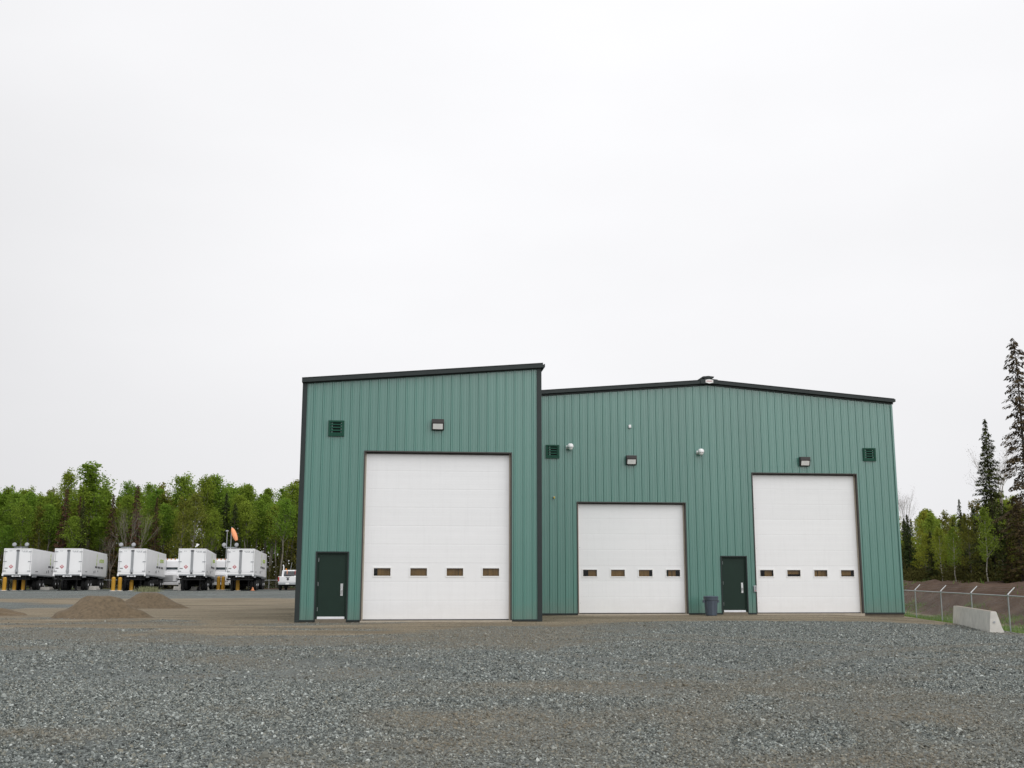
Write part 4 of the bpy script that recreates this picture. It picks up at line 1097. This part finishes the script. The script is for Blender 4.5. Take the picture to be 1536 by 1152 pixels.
# ------------------------------------------------------------------ windsock, mast, floodlights, blocks, cone
Y = 113.0
p = at(347.5, 790.5, Y)
o = empty('windsock', (p.x, Y, 0), 0, 'orange windsock hanging from a pole above the trailer nearest the pickup', 'windsock')
m = MB(); m.tube((0, 0, 0), (0, 0, p.z), 0.05, 0.035, 8); m.build('pole', GALV, o)
a = Vector((0.05, 0, p.z - 0.12)); b = Vector((0.62, -0.12, p.z - 1.42)); d = (b - a)
m = MB(); ringv = []; n = 12
ux = d.normalized().orthogonal().normalized(); uy = d.normalized().cross(ux)
prof = [(0.0, 0.09), (0.2, 0.21), (0.5, 0.26), (0.85, 0.21), (1.0, 0.12)]
for tt, rr in prof:
    c = a + d * tt
    for i in range(n):
        q = 2 * math.pi * i / n; ringv.append(c + ux * rr * math.cos(q) + uy * rr * math.sin(q))
m.add(ringv, [(k * n + i, k * n + (i + 1) % n, (k + 1) * n + (i + 1) % n, (k + 1) * n + i) for k in range(len(prof) - 1) for i in range(n)])
m.build('sock', ORANGE, o, smooth=True)
m = MB(); m.tube((0, 0, p.z - 0.05), (0.12, 0, p.z - 0.05), 0.02, n=6); m.build('bracket', GALV, o)
p = at(343.2, 797.5, Y)
o = empty('lamp_mast', (p.x, Y - 0.6, 0), 0, 'thin grey mast with a small flat head beside the windsock', 'mast')
m = MB(); m.tube((0, 0, 0), (0, 0, p.z), 0.045, 0.03, 8); m.build('pole', GALV, o)
m = MB(); m.box(-0.13, 0.13, -0.13, 0.13, p.z, p.z + 0.12); m.build('head', GALV, o, bevel=0.02)
fl = None
for px, lab in ((32.0, 'pair of round floodlights rising over the leftmost trailer roof'), (191.8, 'pair of round floodlights rising over the roof of the trailer behind the sand heaps'), (346.0, 'pair of round floodlights beside the windsock pole')):
    p = at(px, 816.6, 114.5)
    if fl is None:
        fl = empty('floodlight_post', (p.x, 114.5, 0), 0, lab, 'floodlight', 'floodlight posts behind the trailers')
        m = MB(); m.tube((0, 0, 0), (0, 0, p.z - 0.25), 0.06, n=8); m.build('post', GALV, fl)
        m = MB(); m.box(-0.72, 0.72, -0.04, 0.04, p.z - 0.33, p.z - 0.25); m.build('crossbar', GALV, fl)
        for s_ in (-0.66, 0.66):
            m = MB(); m.lathe([(0.03, 0.0), (0.12, 0.03), (0.21, 0.14), (0.22, 0.26), (0.21, 0.30)], 16); q = m.build('lamp_head', GREY_T, fl); q.rotation_euler = (R(75), 0, 0); q.location = (s_, 0.1, p.z - 0.08)
            m = MB(); m.lathe([(0.20, 0.305), (0.17, 0.33), (0.05, 0.345)], 16); m.build('lamp_glass', GREY_T, q)
            m = MB(); m.tube((s_, 0, p.z - 0.25), (s_, 0.05, p.z - 0.1), 0.03, n=6); m.build('bracket', GALV, fl)
    else: dup(fl, (p.x, 114.5, 0), 0, lab)
blk = None
for px, Y, sc, mt, lab in ((268.5, 106.5, (0.42, 0.4, 0.34), CONC, 'pale concrete block between a tractor and the trailer to its right'),
                      (275.0, 104.0, (0.36, 0.45, 0.55), CONC, 'grey concrete block under the left edge of the trailer with blocks'),
                      (295.5, 104.0, (0.5, 0.4, 0.33), CONC, 'left one of two tan concrete blocks under a trailer'),
                      (305.0, 104.0, (0.5, 0.4, 0.33), CONC, 'right one of two tan concrete blocks under a trailer'),
                      (63.0, 104.5, (1.0, 0.5, 0.28), CONC, 'long low concrete block under the leftmost trailer'),
                      (132.5, 104.5, (1.0, 0.5, 0.36), CONC, 'long low concrete block under the second trailer from the left')):
    x = at(px, 872, Y).x
    m = MB(); m.box(-1 * sc[0], sc[0], -sc[1], sc[1], -0.05, sc[2] * 0.55); m.box(-0.9 * sc[0], 0.9 * sc[0], -0.9 * sc[1], 0.9 * sc[1], sc[2] * 0.55, sc[2])
    m.tube((0, 0, sc[2]), (0, 0, sc[2] + 0.05), 0.05, n=6)
    q = m.build('concrete_block', mt, bevel=0.02); q.location = (x, Y, 0)
    tag(q, lab, 'concrete block', 'concrete blocks under the trailers')
x = at(379.0, 880, 102.5).x
o = empty('traffic_cone', (x, 102.5, 0.0), 0, 'small orange traffic cone under the trailer below the windsock', 'cone')
o.scale = (0.95, 0.95, 0.72)
m = MB(); m.lathe([(0.17, 0.03), (0.13, 0.15), (0.06, 0.42), (0.03, 0.45)], 14); m.build('cone_body', ORANGE, o)
m = MB(); m.box(-0.2, 0.2, -0.2, 0.2, 0, 0.03); m.build('cone_base', ORANGE, o)

# ------------------------------------------------------------------ chain-link fences
def chain_fence(name, label, A, B, nspan, zt, zb_f, arms, mesh_h):
    A, B = Vector(A), Vector(B)
    d = (B - A); Lh = d.length; dn = d / Lh; nr = Vector((dn.y, -dn.x, 0))
    t = empty(name, (0, 0, 0), 0, label, 'fence')
    pts = [A + d * (i / nspan) for i in range(nspan + 1)]
    for p in pts:
        zb = h1(p.x, p.y) - 0.2
        m = MB(); m.tube((p.x, p.y, zb), (p.x, p.y, zt - 0.02), 0.031, n=8); m.ball((p.x, p.y, zt - 0.02), 0.045, 8, 4); po = m.build('fence_post', GALV, t)
        if arms:
            m = MB(); e = Vector((p.x, p.y, zt)) + nr * 0.30 + Vector((0, 0, 0.30)); m.tube((p.x, p.y, zt), e, 0.026, 0.02, n=6); m.build('barb_arm', ALU, po)
    m = MB(); m.tube((A.x, A.y, zt - 0.06), (B.x, B.y, zt - 0.06), 0.025, n=8); m.build('top_rail', GALV, t)
    if arms:
        m = MB()
        for k in (0.12, 0.2, 0.28):
            q = nr * k + Vector((0, 0, k)); m.tube(A + q + Vector((0, 0, zt)), B + q + Vector((0, 0, zt)), 0.0016, n=4)
        m.build('barbed_wire', GALV, t)
    # woven wire: two sets of slanting strands
    m = MB(); step = 0.11; z0 = zt - 0.06 - mesh_h
    k = int((Lh + mesh_h) / step)
    for i in range(-int(mesh_h / step), k):
        for sg in (1, -1):
            s_a, s_b = i * step, i * step + mesh_h
            za, zb_ = (z0, z0 + mesh_h) if sg > 0 else (z0 + mesh_h, z0)
            q0, q1 = max(s_a, 0), min(s_b, Lh)
            if q1 - q0 < 0.05: continue
            f0, f1 = (q0 - s_a) / mesh_h, (q1 - s_a) / mesh_h
            p0 = A + dn * q0 + nr * (0.042 + 0.003 * sg); p1 = A + dn * q1 + nr * (0.042 + 0.003 * sg)
            m.tube((p0.x, p0.y, za + (zb_ - za) * f0), (p1.x, p1.y, za + (zb_ - za) * f1), 0.0010, n=3, caps=False)
    tag(m.build('wire_mesh', GALV, t), kind='stuff')
chain_fence('chain_link_fence', 'grey chain link fence with slanted barb arms along the right side of the yard', (fence_x(27.4), 27.4, 0), (fence_x(86.6), 86.6, 0), 12, 0.70, -0.9, True, 1.45)
chain_fence('chain_link_fence', 'low grey chain link fence at the wood edge behind the trailers', (-62, 116.2, 0), (-14, 116.2, 0), 16, 0.95, 0, False, 0.85)

# ------------------------------------------------------------------ concrete barriers
b0, b1 = Vector((13.84, 31.45, 0)), Vector((15.16, 37.3, 0))
d = b1 - b0; rz = math.atan2(d.y, d.x) - R(90)
prof = [(-0.14, -0.35), (-0.14, 0.0), (-0.13, 0.10), (-0.085, 0.545), (0.065, 0.545), (0.085, 0.52), (0.20, 0.10), (0.24, 0.0), (0.24, -0.35)]
o = empty('concrete_barrier', (b0.x + 0.06, b0.y, -0.06), rz, 'long pale concrete barrier lying at the right edge of the gravel', 'barrier')
m = MB(); n = len(prof)
m.prism(prof[::-1], 0.0, d.length); m.build('barrier_body', CONC, o, bevel=0.012)
m = MB(); m.box(-0.083, 0.063, 0.01, d.length - 0.01, 0.546, 0.551); m.build('stained_top', CONC_S, o)
m = MB(); m.tube((0.0, 0.012, 0.25), (0.0, -0.03, 0.25), 0.03, n=8); m.build('lifting_eye', GALV, o)
o = empty('concrete_barrier', (15.75, 32.9, -0.30), R(-70), 'low piece of concrete barrier at the right picture edge beside the fence', 'barrier')
m = MB(); m.prism([(-0.3, -0.2), (-0.3, 0.08), (-0.2, 0.32), (0.2, 0.32), (0.3, 0.08), (0.3, -0.2)], 0.0, 2.4); m.build('barrier_body', CONC, o, bevel=0.015)
m = MB(); m.box(-0.19, 0.19, 0.01, 2.39, 0.321, 0.327); m.build('stained_top', CONC_S, o)

# ------------------------------------------------------------------ plants
def leaf_cloud(C, size, flat=0.0):
    """one small four-sided leaf spray at every point of C"""
    n = len(C)
    u = rng.normal(size=(n, 3)); u /= np.linalg.norm(u, axis=1)[:, None]
    w = rng.normal(size=(n, 3)); w[:, 2] *= (1 - flat)
    v = np.cross(u, w); v /= np.linalg.norm(v, axis=1)[:, None] + 1e-9
    s = (size * (0.6 + 0.8 * rng.random(n)))[:, None]
    V = np.stack([C - u * s, C - v * s * 0.55 + u * s * 0.1, C + u * s, C + v * s * 0.55 + u * s * 0.1], 1).reshape(-1, 3)
    Q = np.arange(4 * n).reshape(n, 4)
    return V, Q
def tree_meshes(H, Rc, base, nb, leaves, lsize, leafm, barkm, lean=0.0, trunk_r=0.13, steep=0.0):
    tm = MB()
    pts = []
    x = y = 0.0
    K = 7
    for i in range(K + 1):
        pts.append(Vector((x, y, H * 0.97 * i / K)))
        x += rnd.uniform(-1, 1) * 0.018 * H + lean * H / K; y += rnd.uniform(-1, 1) * 0.018 * H
    tr = lambda t: trunk_r * (1 - 0.88 * t) + 0.01
    def on(t):
        k = min(int(t * K), K - 1); f = t * K - k
        return pts[k].lerp(pts[k + 1], f)
    for i in range(K): tm.tube(pts[i], pts[i + 1], tr(i / K), tr((i + 1) / K), 7, caps=False)
    C = []
    per = max(4, int(leaves / (nb * 4)))
    for b in range(nb):
        t = base + (0.97 - base) * ((b + rnd.random()) / nb)
        rel = (t - base) / (1 - base)
        L = Rc * (0.45 + 0.75 * math.sin(math.pi * min(1, 0.15 + rel * 0.80))) * rnd.uniform(0.6, 1.25) * (1 - 0.45 * rel)
        az = b * 2.399 + rnd.uniform(-0.5, 0.5)
        el = R(rnd.uniform(22, 50) + 22 * rel + steep * (1 - 0.5 * rel))
        p0 = on(t); dirv = Vector((math.cos(az) * math.cos(el), math.sin(az) * math.cos(el), math.sin(el)))
        p1 = p0 + dirv * L + Vector((0, 0, rnd.uniform(-0.1, 0.25) * L))
        mid = p0.lerp(p1, 0.5) + Vector((rnd.uniform(-.1, .1) * L, rnd.uniform(-.1, .1) * L, -0.05 * L))
        rr = max(0.012, tr(t) * 0.42)
        tm.tube(p0, mid, rr, rr * 0.65, 5, caps=False); tm.tube(mid, p1, rr * 0.65, 0.006, 4, caps=False)
        for q in range(3):
            f = rnd.uniform(0.35, 0.95); s0 = p0.lerp(p1, f); e = s0 + Vector((rnd.gauss(0, 1), rnd.gauss(0, 1), rnd.gauss(0.3, 0.8))).normalized() * L * rnd.uniform(0.2, 0.45)
            tm.tube(s0, e, 0.014, 0.005, 3, caps=False)
            C.append(np.array(e) + np.clip(rng.normal(size=(per, 3)), -1.7, 1.7) * L * 0.17)
        C.append(np.array(p1) + np.clip(rng.normal(size=(per, 3)), -1.7, 1.7) * L * 0.20)
    C.append(np.array(on(0.97)) + np.clip(rng.normal(size=(per * 2, 3)), -1.6, 1.6) * np.array([0.3, 0.3, 0.45]) * Rc * 0.45)
    C = np.concatenate(C)
    V, Q = leaf_cloud(C, lsize)
    cm = np_mesh('crown', V, Q, leafm, link=False)
    me = bpy.data.meshes.new('trunk'); me.from_pydata(tm.v, [], tm.f); me.materials.append(barkm); me.update()
    return me, cm
def spruce_meshes(H, Rc, base, whorls, needlem, barkm, sparse=1.0, spray=0.16, droop=0.25, trunk_r=0.14, narrow=1.0):
    tm = MB()
    K = 8
    pts = [Vector((rnd.uniform(-1, 1) * 0.004 * H, rnd.uniform(-1, 1) * 0.004 * H, H * i / K)) for i in range(K + 1)]
    for i in range(K): tm.tube(pts[i], pts[i + 1], trunk_r * (1 - i / K) + 0.012, trunk_r * (1 - (i + 1) / K) + 0.012, 7, caps=False)
    C = []
    nbr = int(whorls * 5 * sparse)
    for wv in range(nbr):
        t = base + (0.995 - base) * ((wv + rnd.random()) / nbr)
        z = t * H
        prof_ = ((1 - t) / (1 - base)) ** narrow
        L = (Rc * prof_ + 0.09) * rnd.choice((0.55, 0.75, 0.9, 1.0, 1.1, 1.25)) * rnd.uniform(0.85, 1.15)
        az = wv * 2.399 + rnd.uniform(-0.7, 0.7)
        ct, st = math.cos(az), math.sin(az)
        n = max(2, int(L / (spray * 0.5)))
        prev = Vector((0, 0, z))
        rise = rnd.uniform(-0.15, 0.35) + 0.5 * t * t
        for k in range(1, n + 1):
            f = k / n
            zz_ = z + L * (rise * f - droop * f * f * 1.7 + 0.15 * f ** 4)
            p = Vector((ct * L * f, st * L * f, zz_))
            if k == n or k == n // 2:
                tm.tube(prev, p, 0.018 * (1 - 0.6 * f) + 0.004, 0.006, 3, caps=False); prev = p
            wd = (0.26 * L * (1 - 0.7 * f) + spray * 0.35)
            for q in range(1 if f < 0.3 else 4):
                o_ = rnd.uniform(-1, 1) * wd
                C.append((p.x - st * o_ + rnd.gauss(0, 0.03), p.y + ct * o_, zz_ - abs(o_) * 0.3 - rnd.random() * spray * 1.1))
    C = np.array(C)
    n = len(C)
    # each spray is a small drooping blade
    az = np.arctan2(C[:, 1], C[:, 0]) + rng.normal(0, 0.8, n)
    s = spray * (0.55 + 0.8 * rng.random(n))
    dx = np.stack([np.cos(az), np.sin(az), -0.3 - 0.7 * rng.random(n)], -1); dx /= np.linalg.norm(dx, axis=1)[:, None]
    sd = np.stack([-np.sin(az), np.cos(az), rng.normal(0, 0.6, n)], -1); sd /= np.linalg.norm(sd, axis=1)[:, None]
    V = np.stack([C - dx * s[:, None] * 0.7, C + sd * s[:, None] * 0.30, C + dx * s[:, None] * 0.9, C - sd * s[:, None] * 0.30], 1).reshape(-1, 3)
    cm = np_mesh('crown', V, np.arange(4 * n).reshape(n, 4), needlem, link=False)
    me = bpy.data.meshes.new('trunk'); me.from_pydata(tm.v, [], tm.f); me.materials.append(barkm); me.update()
    return me, cm
def bare_meshes(H, barkm, twigm, spread=0.35):
    tm = MB(); C = []
    def grow_(p, d, L, r, lv):
        q = p + d * L; tm.tube(p, q, r, r * 0.6, 5 if lv < 2 else 3, caps=False)
        if lv >= 4:
            C.append(np.array(q) + rng.normal(size=(16, 3)) * 0.26); return
        for k in range(3 if lv else 4):
            nd = (d + Vector((rnd.gauss(0, spread), rnd.gauss(0, spread), rnd.gauss(0.08, spread * 0.6)))).normalized()
            grow_(p.lerp(q, rnd.uniform(0.55, 1.0)), nd, L * rnd.uniform(0.55, 0.8), r * 0.58, lv + 1)
    grow_(Vector((0, 0, 0)), Vector((rnd.uniform(-.05, .05), 0, 1)).normalized(), H * 0.46, 0.10, 0)
    V, Q = leaf_cloud(np.concatenate(C), 0.035)
    cm = np_mesh('crown', V, Q, twigm, link=False)
    me = bpy.data.meshes.new('trunk'); me.from_pydata(tm.v, [], tm.f); me.materials.append(barkm); me.update()
    return me, cm
def plant_tree(name, meshes, loc, scale, rz, label, cat, group=None):
    r = empty(name, loc, rz, label, cat, group)
    r.scale = scale if isinstance(scale, (tuple, list)) else (scale,) * 3
    for nm, me in zip(('trunk', 'crown'), meshes):
        c = bpy.data.objects.new(nm, me); COL.objects.link(c); c.parent = r
    return r

REF = 12.0
ASP = [tree_meshes(REF, rnd.uniform(1.7, 2.3), (0.30, 0.36, 0.40, 0.44, 0.48, 0.50, 0.52, 0.54, 0.56)[i_], rnd.randint(26, 34), rnd.randint(3900, 5000), 0.105, LEAF_ASPEN, BARK_GREY, steep=22) for i_ in range(9)]
OLV = [tree_meshes(REF, 2.3, 0.18, 24, 2600, 0.13, LEAF_OLIVE, BARK_GREY) for _ in range(2)]
BIG = [tree_meshes(REF, 2.3, 0.25, 24, 3400, 0.14, LEAF_BIRCH, BARK_GREY, trunk_r=0.10, steep=10) for _ in range(3)]
BIR = [tree_meshes(REF, 2.3, 0.25, 22, 2600, 0.15, LEAF_BIRCH, BARK_WHITE, trunk_r=0.11) for _ in range(3)]
SPR = [spruce_meshes(REF, 1.7, 0.06, 34, NEEDLE, BARK_DARK, 0.95, 0.20) for _ in range(3)]
RST = [spruce_meshes(REF, 1.35, 0.12, 34, NEEDLE_RUST, BARK_DARK, 0.85, 0.17, narrow=0.9) for _ in range(2)]
BAR = [bare_meshes(REF, BARK_BARE, TWIG_M, 0.28) for _ in range(2)]

# --- wood behind the trailers
SKY_L = [(-120, 716), (-50, 712), (0, 713), (40, 712), (75, 718), (100, 708), (122, 724), (145, 693), (165, 712), (180, 736), (196, 708), (215, 712), (240, 710), (262, 724), (286, 706), (320, 714), (350, 710), (376, 704), (400, 714), (425, 710), (446, 716), (600, 716)]
def sky_l(px): return (7.0 if px < 225 else 0.0) + float(np.interp(px, [a for a, b in SKY_L], [b for a, b in SKY_L]))
G_L = 'trees of the wood behind the trailers'
FRONT = []
rows = [(118.5, 0.60, 0.90, 24), (121, 0.74, 1.0, 26), (125, 0.86, 1.03, 26), (130, 0.84, 1.0, 24), (137, 0.75, 0.97, 20), (145, 0.7, 0.95, 18)]
LAB_L = {0: 'fresh green aspen at the front edge of the wood behind the trailers', 1: 'fresh green aspen standing deeper in the wood behind the trailers'}
for ri, (Y, s0, s1, n) in enumerate(rows):
    for i in range(n):
        px = -95 + (640.0) * (i + rnd.uniform(0.05, 0.95)) / n
        yy = Y + rnd.uniform(-1.8, 1.8)
        p = at(px, sky_l(px), yy)
        hgt = p.z * rnd.uniform(s0, s1) * (1 - 0.06 * (rnd.random() < 0.5))
        pick_ = rnd.random()
        if ri == 0 and 215 < px < 250: hgt *= 0.9
        if ri == 0 and 270 < px < 310: continue
        if pick_ < 0.84: nm, ms, lab, cat = 'aspen_tree', ASP[rnd.randrange(4, 9) if ri < 3 else rnd.randrange(9)], LAB_L[min(ri, 1)], 'tree'
        elif pick_ < 0.92: nm, ms, lab, cat = 'spruce_tree', SPR[rnd.randrange(3)], 'dark narrow spruce among the aspens behind the trailers', 'tree'; 
        else: nm, ms, lab, cat = 'budding_tree', OLV[rnd.randrange(2)], 'thin olive budding tree among the aspens behind the trailers', 'tree'
        sc = hgt / (REF * 1.055)
        wd = max(sc, 0.8) * rnd.uniform(0.85, 1.15)
        t_ = plant_tree(nm, ms, (p.x, yy, -0.05), (wd, wd, sc), rnd.uniform(0, 6.28), lab, cat, G_L)
        if ri == 0: FRONT.append((px, t_))
# trees one can tell apart there
BINS = [(-200, 2, 'beyond the leftmost trailer'), (2, 62, 'above the leftmost trailer'), (62, 122, 'above the second trailer'), (122, 176, 'above the paired bollards'), (176, 232, 'above the third trailer'),
        (232, 270, 'between third and fourth trailers'), (270, 325, 'above the fourth trailer'), (325, 368, 'just behind the windsock'), (368, 412, 'above the fifth trailer'),
        (412, 448, 'above the pickup'), (448, 900, 'hidden behind the tall bay')]
for a, b, w_ in BINS:
    got = sorted([f for f in FRONT if a <= f[0] < b], key=lambda f: f[0])
    for k, (px, t_) in enumerate(got):
        kind_ = {'aspen_tree': 'green aspen', 'spruce_tree': 'dark spruce', 'budding_tree': 'olive budding tree'}[t_.name.split('.')[0]]
        ordn = '' if len(got) == 1 else (' on the left' if k == 0 else (' on the right' if k == len(got) - 1 else ' in the middle'))
        t_['label'] = kind_ + ' fronting the wood, ' + w_ + ordn
def special(name, ms, px, pytop, Y, label, wd=1.0, z0=0.0, group=None, rz=None):
    p = at(px, pytop, Y)
    z = z0 - 0.05
    sc = (p.z - z) / REF
    return plant_tree(name, ms, (p.x, Y, z), (sc * wd, sc * wd, sc), rnd.uniform(0, 6.28) if rz is None else rz, label, 'tree', group)
special('aspen_tree', ASP[1], 145, 697, 121, 'tallest bright green aspen, rising above the second trailer from the left', 1.5, group=G_L)
special('aspen_tree', ASP[3], 103, 713, 124, 'aspen with a small separate top just left of the tallest aspen', 0.85, group=G_L)
special('spruce_tree', RST[0], 101, 733, 117.6, 'rusty brown spruce left of the tallest aspen', 1.0, group=G_L)
special('spruce_tree', RST[1], 121, 744, 117.8, 'thin rusty spruce directly left of the tallest aspen', 0.75, group=G_L)
special('spruce_tree', RST[1], 171, 742, 117.4, 'leaning rusty brown spruce right of the tallest aspen', 1.0, group=G_L)
special('spruce_tree', RST[0], 207, 727, 117.3, 'tallest rusty spruce, above the trailer behind the sand heaps', 0.95, group=G_L)
special('spruce_tree', RST[1], 236, 745, 118.0, 'short rusty spruce above the right end of the third trailer', 0.8, group=G_L)
special('bare_tree', BAR[0], 196, 774, 116.9, 'bare pale tree with forked branches in front of the rusty spruces', 0.9, group=G_L)
special('bare_tree', BAR[1], 209, 770, 117.0, 'bare straight pale tree beside the forked bare tree', 0.7, group=G_L)
special('bare_tree', BAR[1], 169, 803, 116.6, 'small bare pale tree with drooping limbs above the bollards', 0.9, group=G_L)
special('budding_tree', OLV[0], 290, 742, 117.0, 'olive brown budding tree above the trailer with concrete blocks', 1.0, group=G_L)
special('budding_tree', OLV[1], 275, 750, 117.2, 'olive budding tree with thin crown left of the larger olive one', 0.8, group=G_L)

# far wood that closes the view, and undergrowth along the edge
def mass(name, xa, xb, Y0, Y1, zlo, zhi, n, size, m, label, hfun=None, base=None):
    X = xa + (xb - xa) * rng.random(n); Yy = Y0 + (Y1 - Y0) * rng.random(n)
    hz = zhi * (0.75 + 0.7 * vnoise(X, Yy * 0.2, 0.45, 77) + 0.5 * vnoise(X, Yy, 1.2, 78))
    Z = zlo + (hz - zlo) * rng.random(n) ** 0.8
    if base: Z = Z + base(X, Yy)
    V, Q = leaf_cloud(np.stack([X, Yy, Z], -1), size)
    o = np_mesh(name, V, Q, m)
    tag(o, label, 'undergrowth' if 'under' in name else 'wood', kind='stuff')
mass('far_wood', -105, 22, 152, 166, 0.0, 11.0, 36000, 0.42, LEAF_BUSH, 'dark far part of the wood behind the aspens')
mass('undergrowth', -82, -8, 116.8, 125, 0.0, 4.0, 52000, 0.12, LEAF_BRUSH, 'low dark bushes along the edge of the wood behind the trailers')

# --- wood beyond the dirt bank on the right
def at_u(px, u):
    d_ = ray(px, 870); k = d_.x / d_.y
    return (21.5 - 4.70 + u) / (k - 0.100)
SKY_R = [(1290, 770), (1345, 764), (1360, 762), (1385, 765), (1410, 766), (1430, 764), (1450, 755), (1475, 745), (1500, 740), (1540, 745), (1640, 750)]
def sky_r(px): return float(np.interp(px, [a for a, b in SKY_R], [b for a, b in SKY_R]))
G_R = 'trees of the wood beyond the dirt bank'
for u, s0, s1, n in ((10.0, 0.55, 0.85, 12), (12.5, 0.7, 0.95, 15), (15.5, 0.8, 1.0, 16), (19, 0.8, 1.0, 16), (24, 0.85, 1.0, 17), (30, 0.85, 1.0, 17)):
    for i in range(n):
        px = 1322 + 400.0 * (i + rnd.uniform(0.1, 0.9)) / n
        Y = at_u(px, u + rnd.uniform(-0.8, 0.8))
        p = at(px, sky_r(px), Y); g = h1(p.x, Y)
        hgt = (p.z - g) * rnd.uniform(s0, s1)
        k_ = rnd.random()
        if px > 1455 and k_ < 0.45: k_ = 0.6 + 0.4 * rnd.random()
        if k_ < 0.10: nm, ms, lab = 'aspen_tree', ASP[rnd.randrange(9)], 'green aspen in the wood beyond the dirt bank'
        elif k_ < 0.58: nm, ms, lab = 'birch_tree', BIG[rnd.randrange(3)], 'yellow green young birch in the wood beyond the dirt bank'
        elif k_ < 0.70: nm, ms, lab = 'budding_tree', OLV[rnd.randrange(2)], 'olive budding tree in the wood beyond the dirt bank'
        else: nm, ms, lab = 'spruce_tree', SPR[rnd.randrange(3)], 'dark spruce filling the wood beyond the dirt bank'
        sc = hgt / REF; wd = max(sc, 0.5) * rnd.uniform(0.9, 1.2)
        plant_tree(nm, ms, (p.x, Y, g - 0.1), (wd, wd, sc), rnd.uniform(0, 6.28), lab, 'tree', G_R)
def special_r(name, ms, px, pytop, u, label, wd=1.0):
    Y = at_u(px, u); p = at(px, pytop, Y)
    return special(name, ms, px, pytop, Y, label, wd, h1(p.x, Y), G_R)
TALL = spruce_meshes(REF, 1.12, 0.20, 54, NEEDLE_BRN, BARK_DARK, 0.66, 0.120, droop=0.38, trunk_r=0.10, narrow=0.55)
MIDS = spruce_meshes(REF, 1.7, 0.10, 62, NEEDLE, BARK_DARK, 0.95, 0.125, droop=0.28, trunk_r=0.10, narrow=0.95)
special_r('spruce_tree', TALL, 1521, 507, 9.5, 'tallest sparse spruce with brownish boughs at the right picture edge', 1.0)
special_r('spruce_tree', MIDS, 1477, 628, 10.5, 'second tallest spruce, dark green and pointed, left of the tallest one', 1.0)
special_r('spruce_tree', SPR[1], 1438, 748, 10.5, 'narrow dark spruce with a thin pointed tip between birches', 0.75)
special_r('spruce_tree', RST[0], 1524, 748, 9.2, 'rusty dead spruce at the foot of the tallest spruce', 1.2)
special_r('spruce_tree', RST[1], 1512, 770, 9.6, 'smaller rusty spruce at the left foot of the tallest spruce', 1.1)
special_r('birch_tree', BIR[0], 1408, 790, 9.3, 'thin white stemmed birch on the bank, nearer the building', 0.9)
special_r('birch_tree', BIR[1], 1429, 790, 9.1, 'slightly leaning white stemmed birch on the bank, second from the building', 0.9)
special_r('birch_tree', BIR[2], 1474, 760, 8.8, 'thickest white stemmed birch on the bank below the second spruce', 0.8)
special_r('bare_tree', BAR[1], 1490, 676, 15.0, 'bare twiggy birch right behind the second tallest spruce', 0.9)
special_r('bare_tree', BAR[1], 1354, 735, 18.0, 'bare grey tree top rising at the hall corner', 0.6)
def fx(X, Yy): return height(X, Yy)
def mass_r(name, n, u0, u1, zhi, size, m, label, t0=50, t1=125):
    Yy = t0 + (t1 - t0) * rng.random(n); X = fence_x(Yy) + u0 + (u1 - u0) * rng.random(n)
    hz = zhi * (0.7 + 0.8 * vnoise(X, Yy, 0.3, 81) + 0.5 * vnoise(X, Yy, 0.9, 82))
    Z = height(X, Yy) + np.maximum(hz, 0.1) * rng.random(n)
    V, Q = leaf_cloud(np.stack([X, Yy, Z], -1), size)
    tag(np_mesh(name, V, Q, m), label, 'wood' if 'wood' in name else 'undergrowth', kind='stuff')
mass_r('far_wood', 30000, 33, 44, 7.0, 0.4, LEAF_BUSH, 'dark far part of the wood beyond the bank', 55, 230)
mass_r('undergrowth', 16000, 9.0, 15, 1.8, 0.12, LEAF_BRUSH, 'low dark bushes under the trees on the bank')

# --- grass strip and weeds
def blades(name, X, Y, hmin, hmax, m, label, wd=0.012):
    n = len(X); Z = height(X, Y); hh = hmin + (hmax - hmin) * rng.random(n)
    az = rng.random(n) * 6.283; ln = rng.normal(0, 0.35, (n, 2)) * hh[:, None]
    V = np.stack([np.stack([X - wd * np.cos(az), Y - wd * np.sin(az), Z - 0.02], -1), np.stack([X + wd * np.cos(az), Y + wd * np.sin(az), Z - 0.02], -1), np.stack([X + ln[:, 0], Y + ln[:, 1], Z + hh], -1)], 1).reshape(-1, 3)
    tag(np_mesh(name, V, np.arange(3 * n).reshape(n, 3), m), label, 'grass', kind='stuff')
n = 26000
Yg = 30 + 48 * rng.random(n); Xg = fence_x(Yg) - 4.3 + 7.6 * rng.random(n) ** 0.9
kp = vnoise(Xg, Yg, 0.4, 91) + 0.5 * vnoise(Xg, Yg, 1.5, 92) > -0.16
blades('grass', Xg[kp], Yg[kp], 0.05, 0.24, GRASS_M, 'fresh green grass along the foot of the fence', 0.014)
n = 2600
Yg = 40 + 60 * rng.random(n); Xg = fence_x(Yg) + 2 + 6 * rng.random(n)
kp = vnoise(Xg, Yg, 0.5, 95) > 0.24
blades('weeds', Xg[kp], Yg[kp], 0.1, 0.4, GRASS_M, 'scattered green weeds on the dirt bank', 0.03)
cx = at(222, 884, 96.0).x
n = 900; Xw = cx + rng.normal(0, 0.45, n); Yw = 96 + rng.normal(0, 0.3, n)
blades('weeds', Xw, Yw, 0.15, 0.55, WEED_M, 'pale weeds growing behind the smaller sand heap', 0.02)
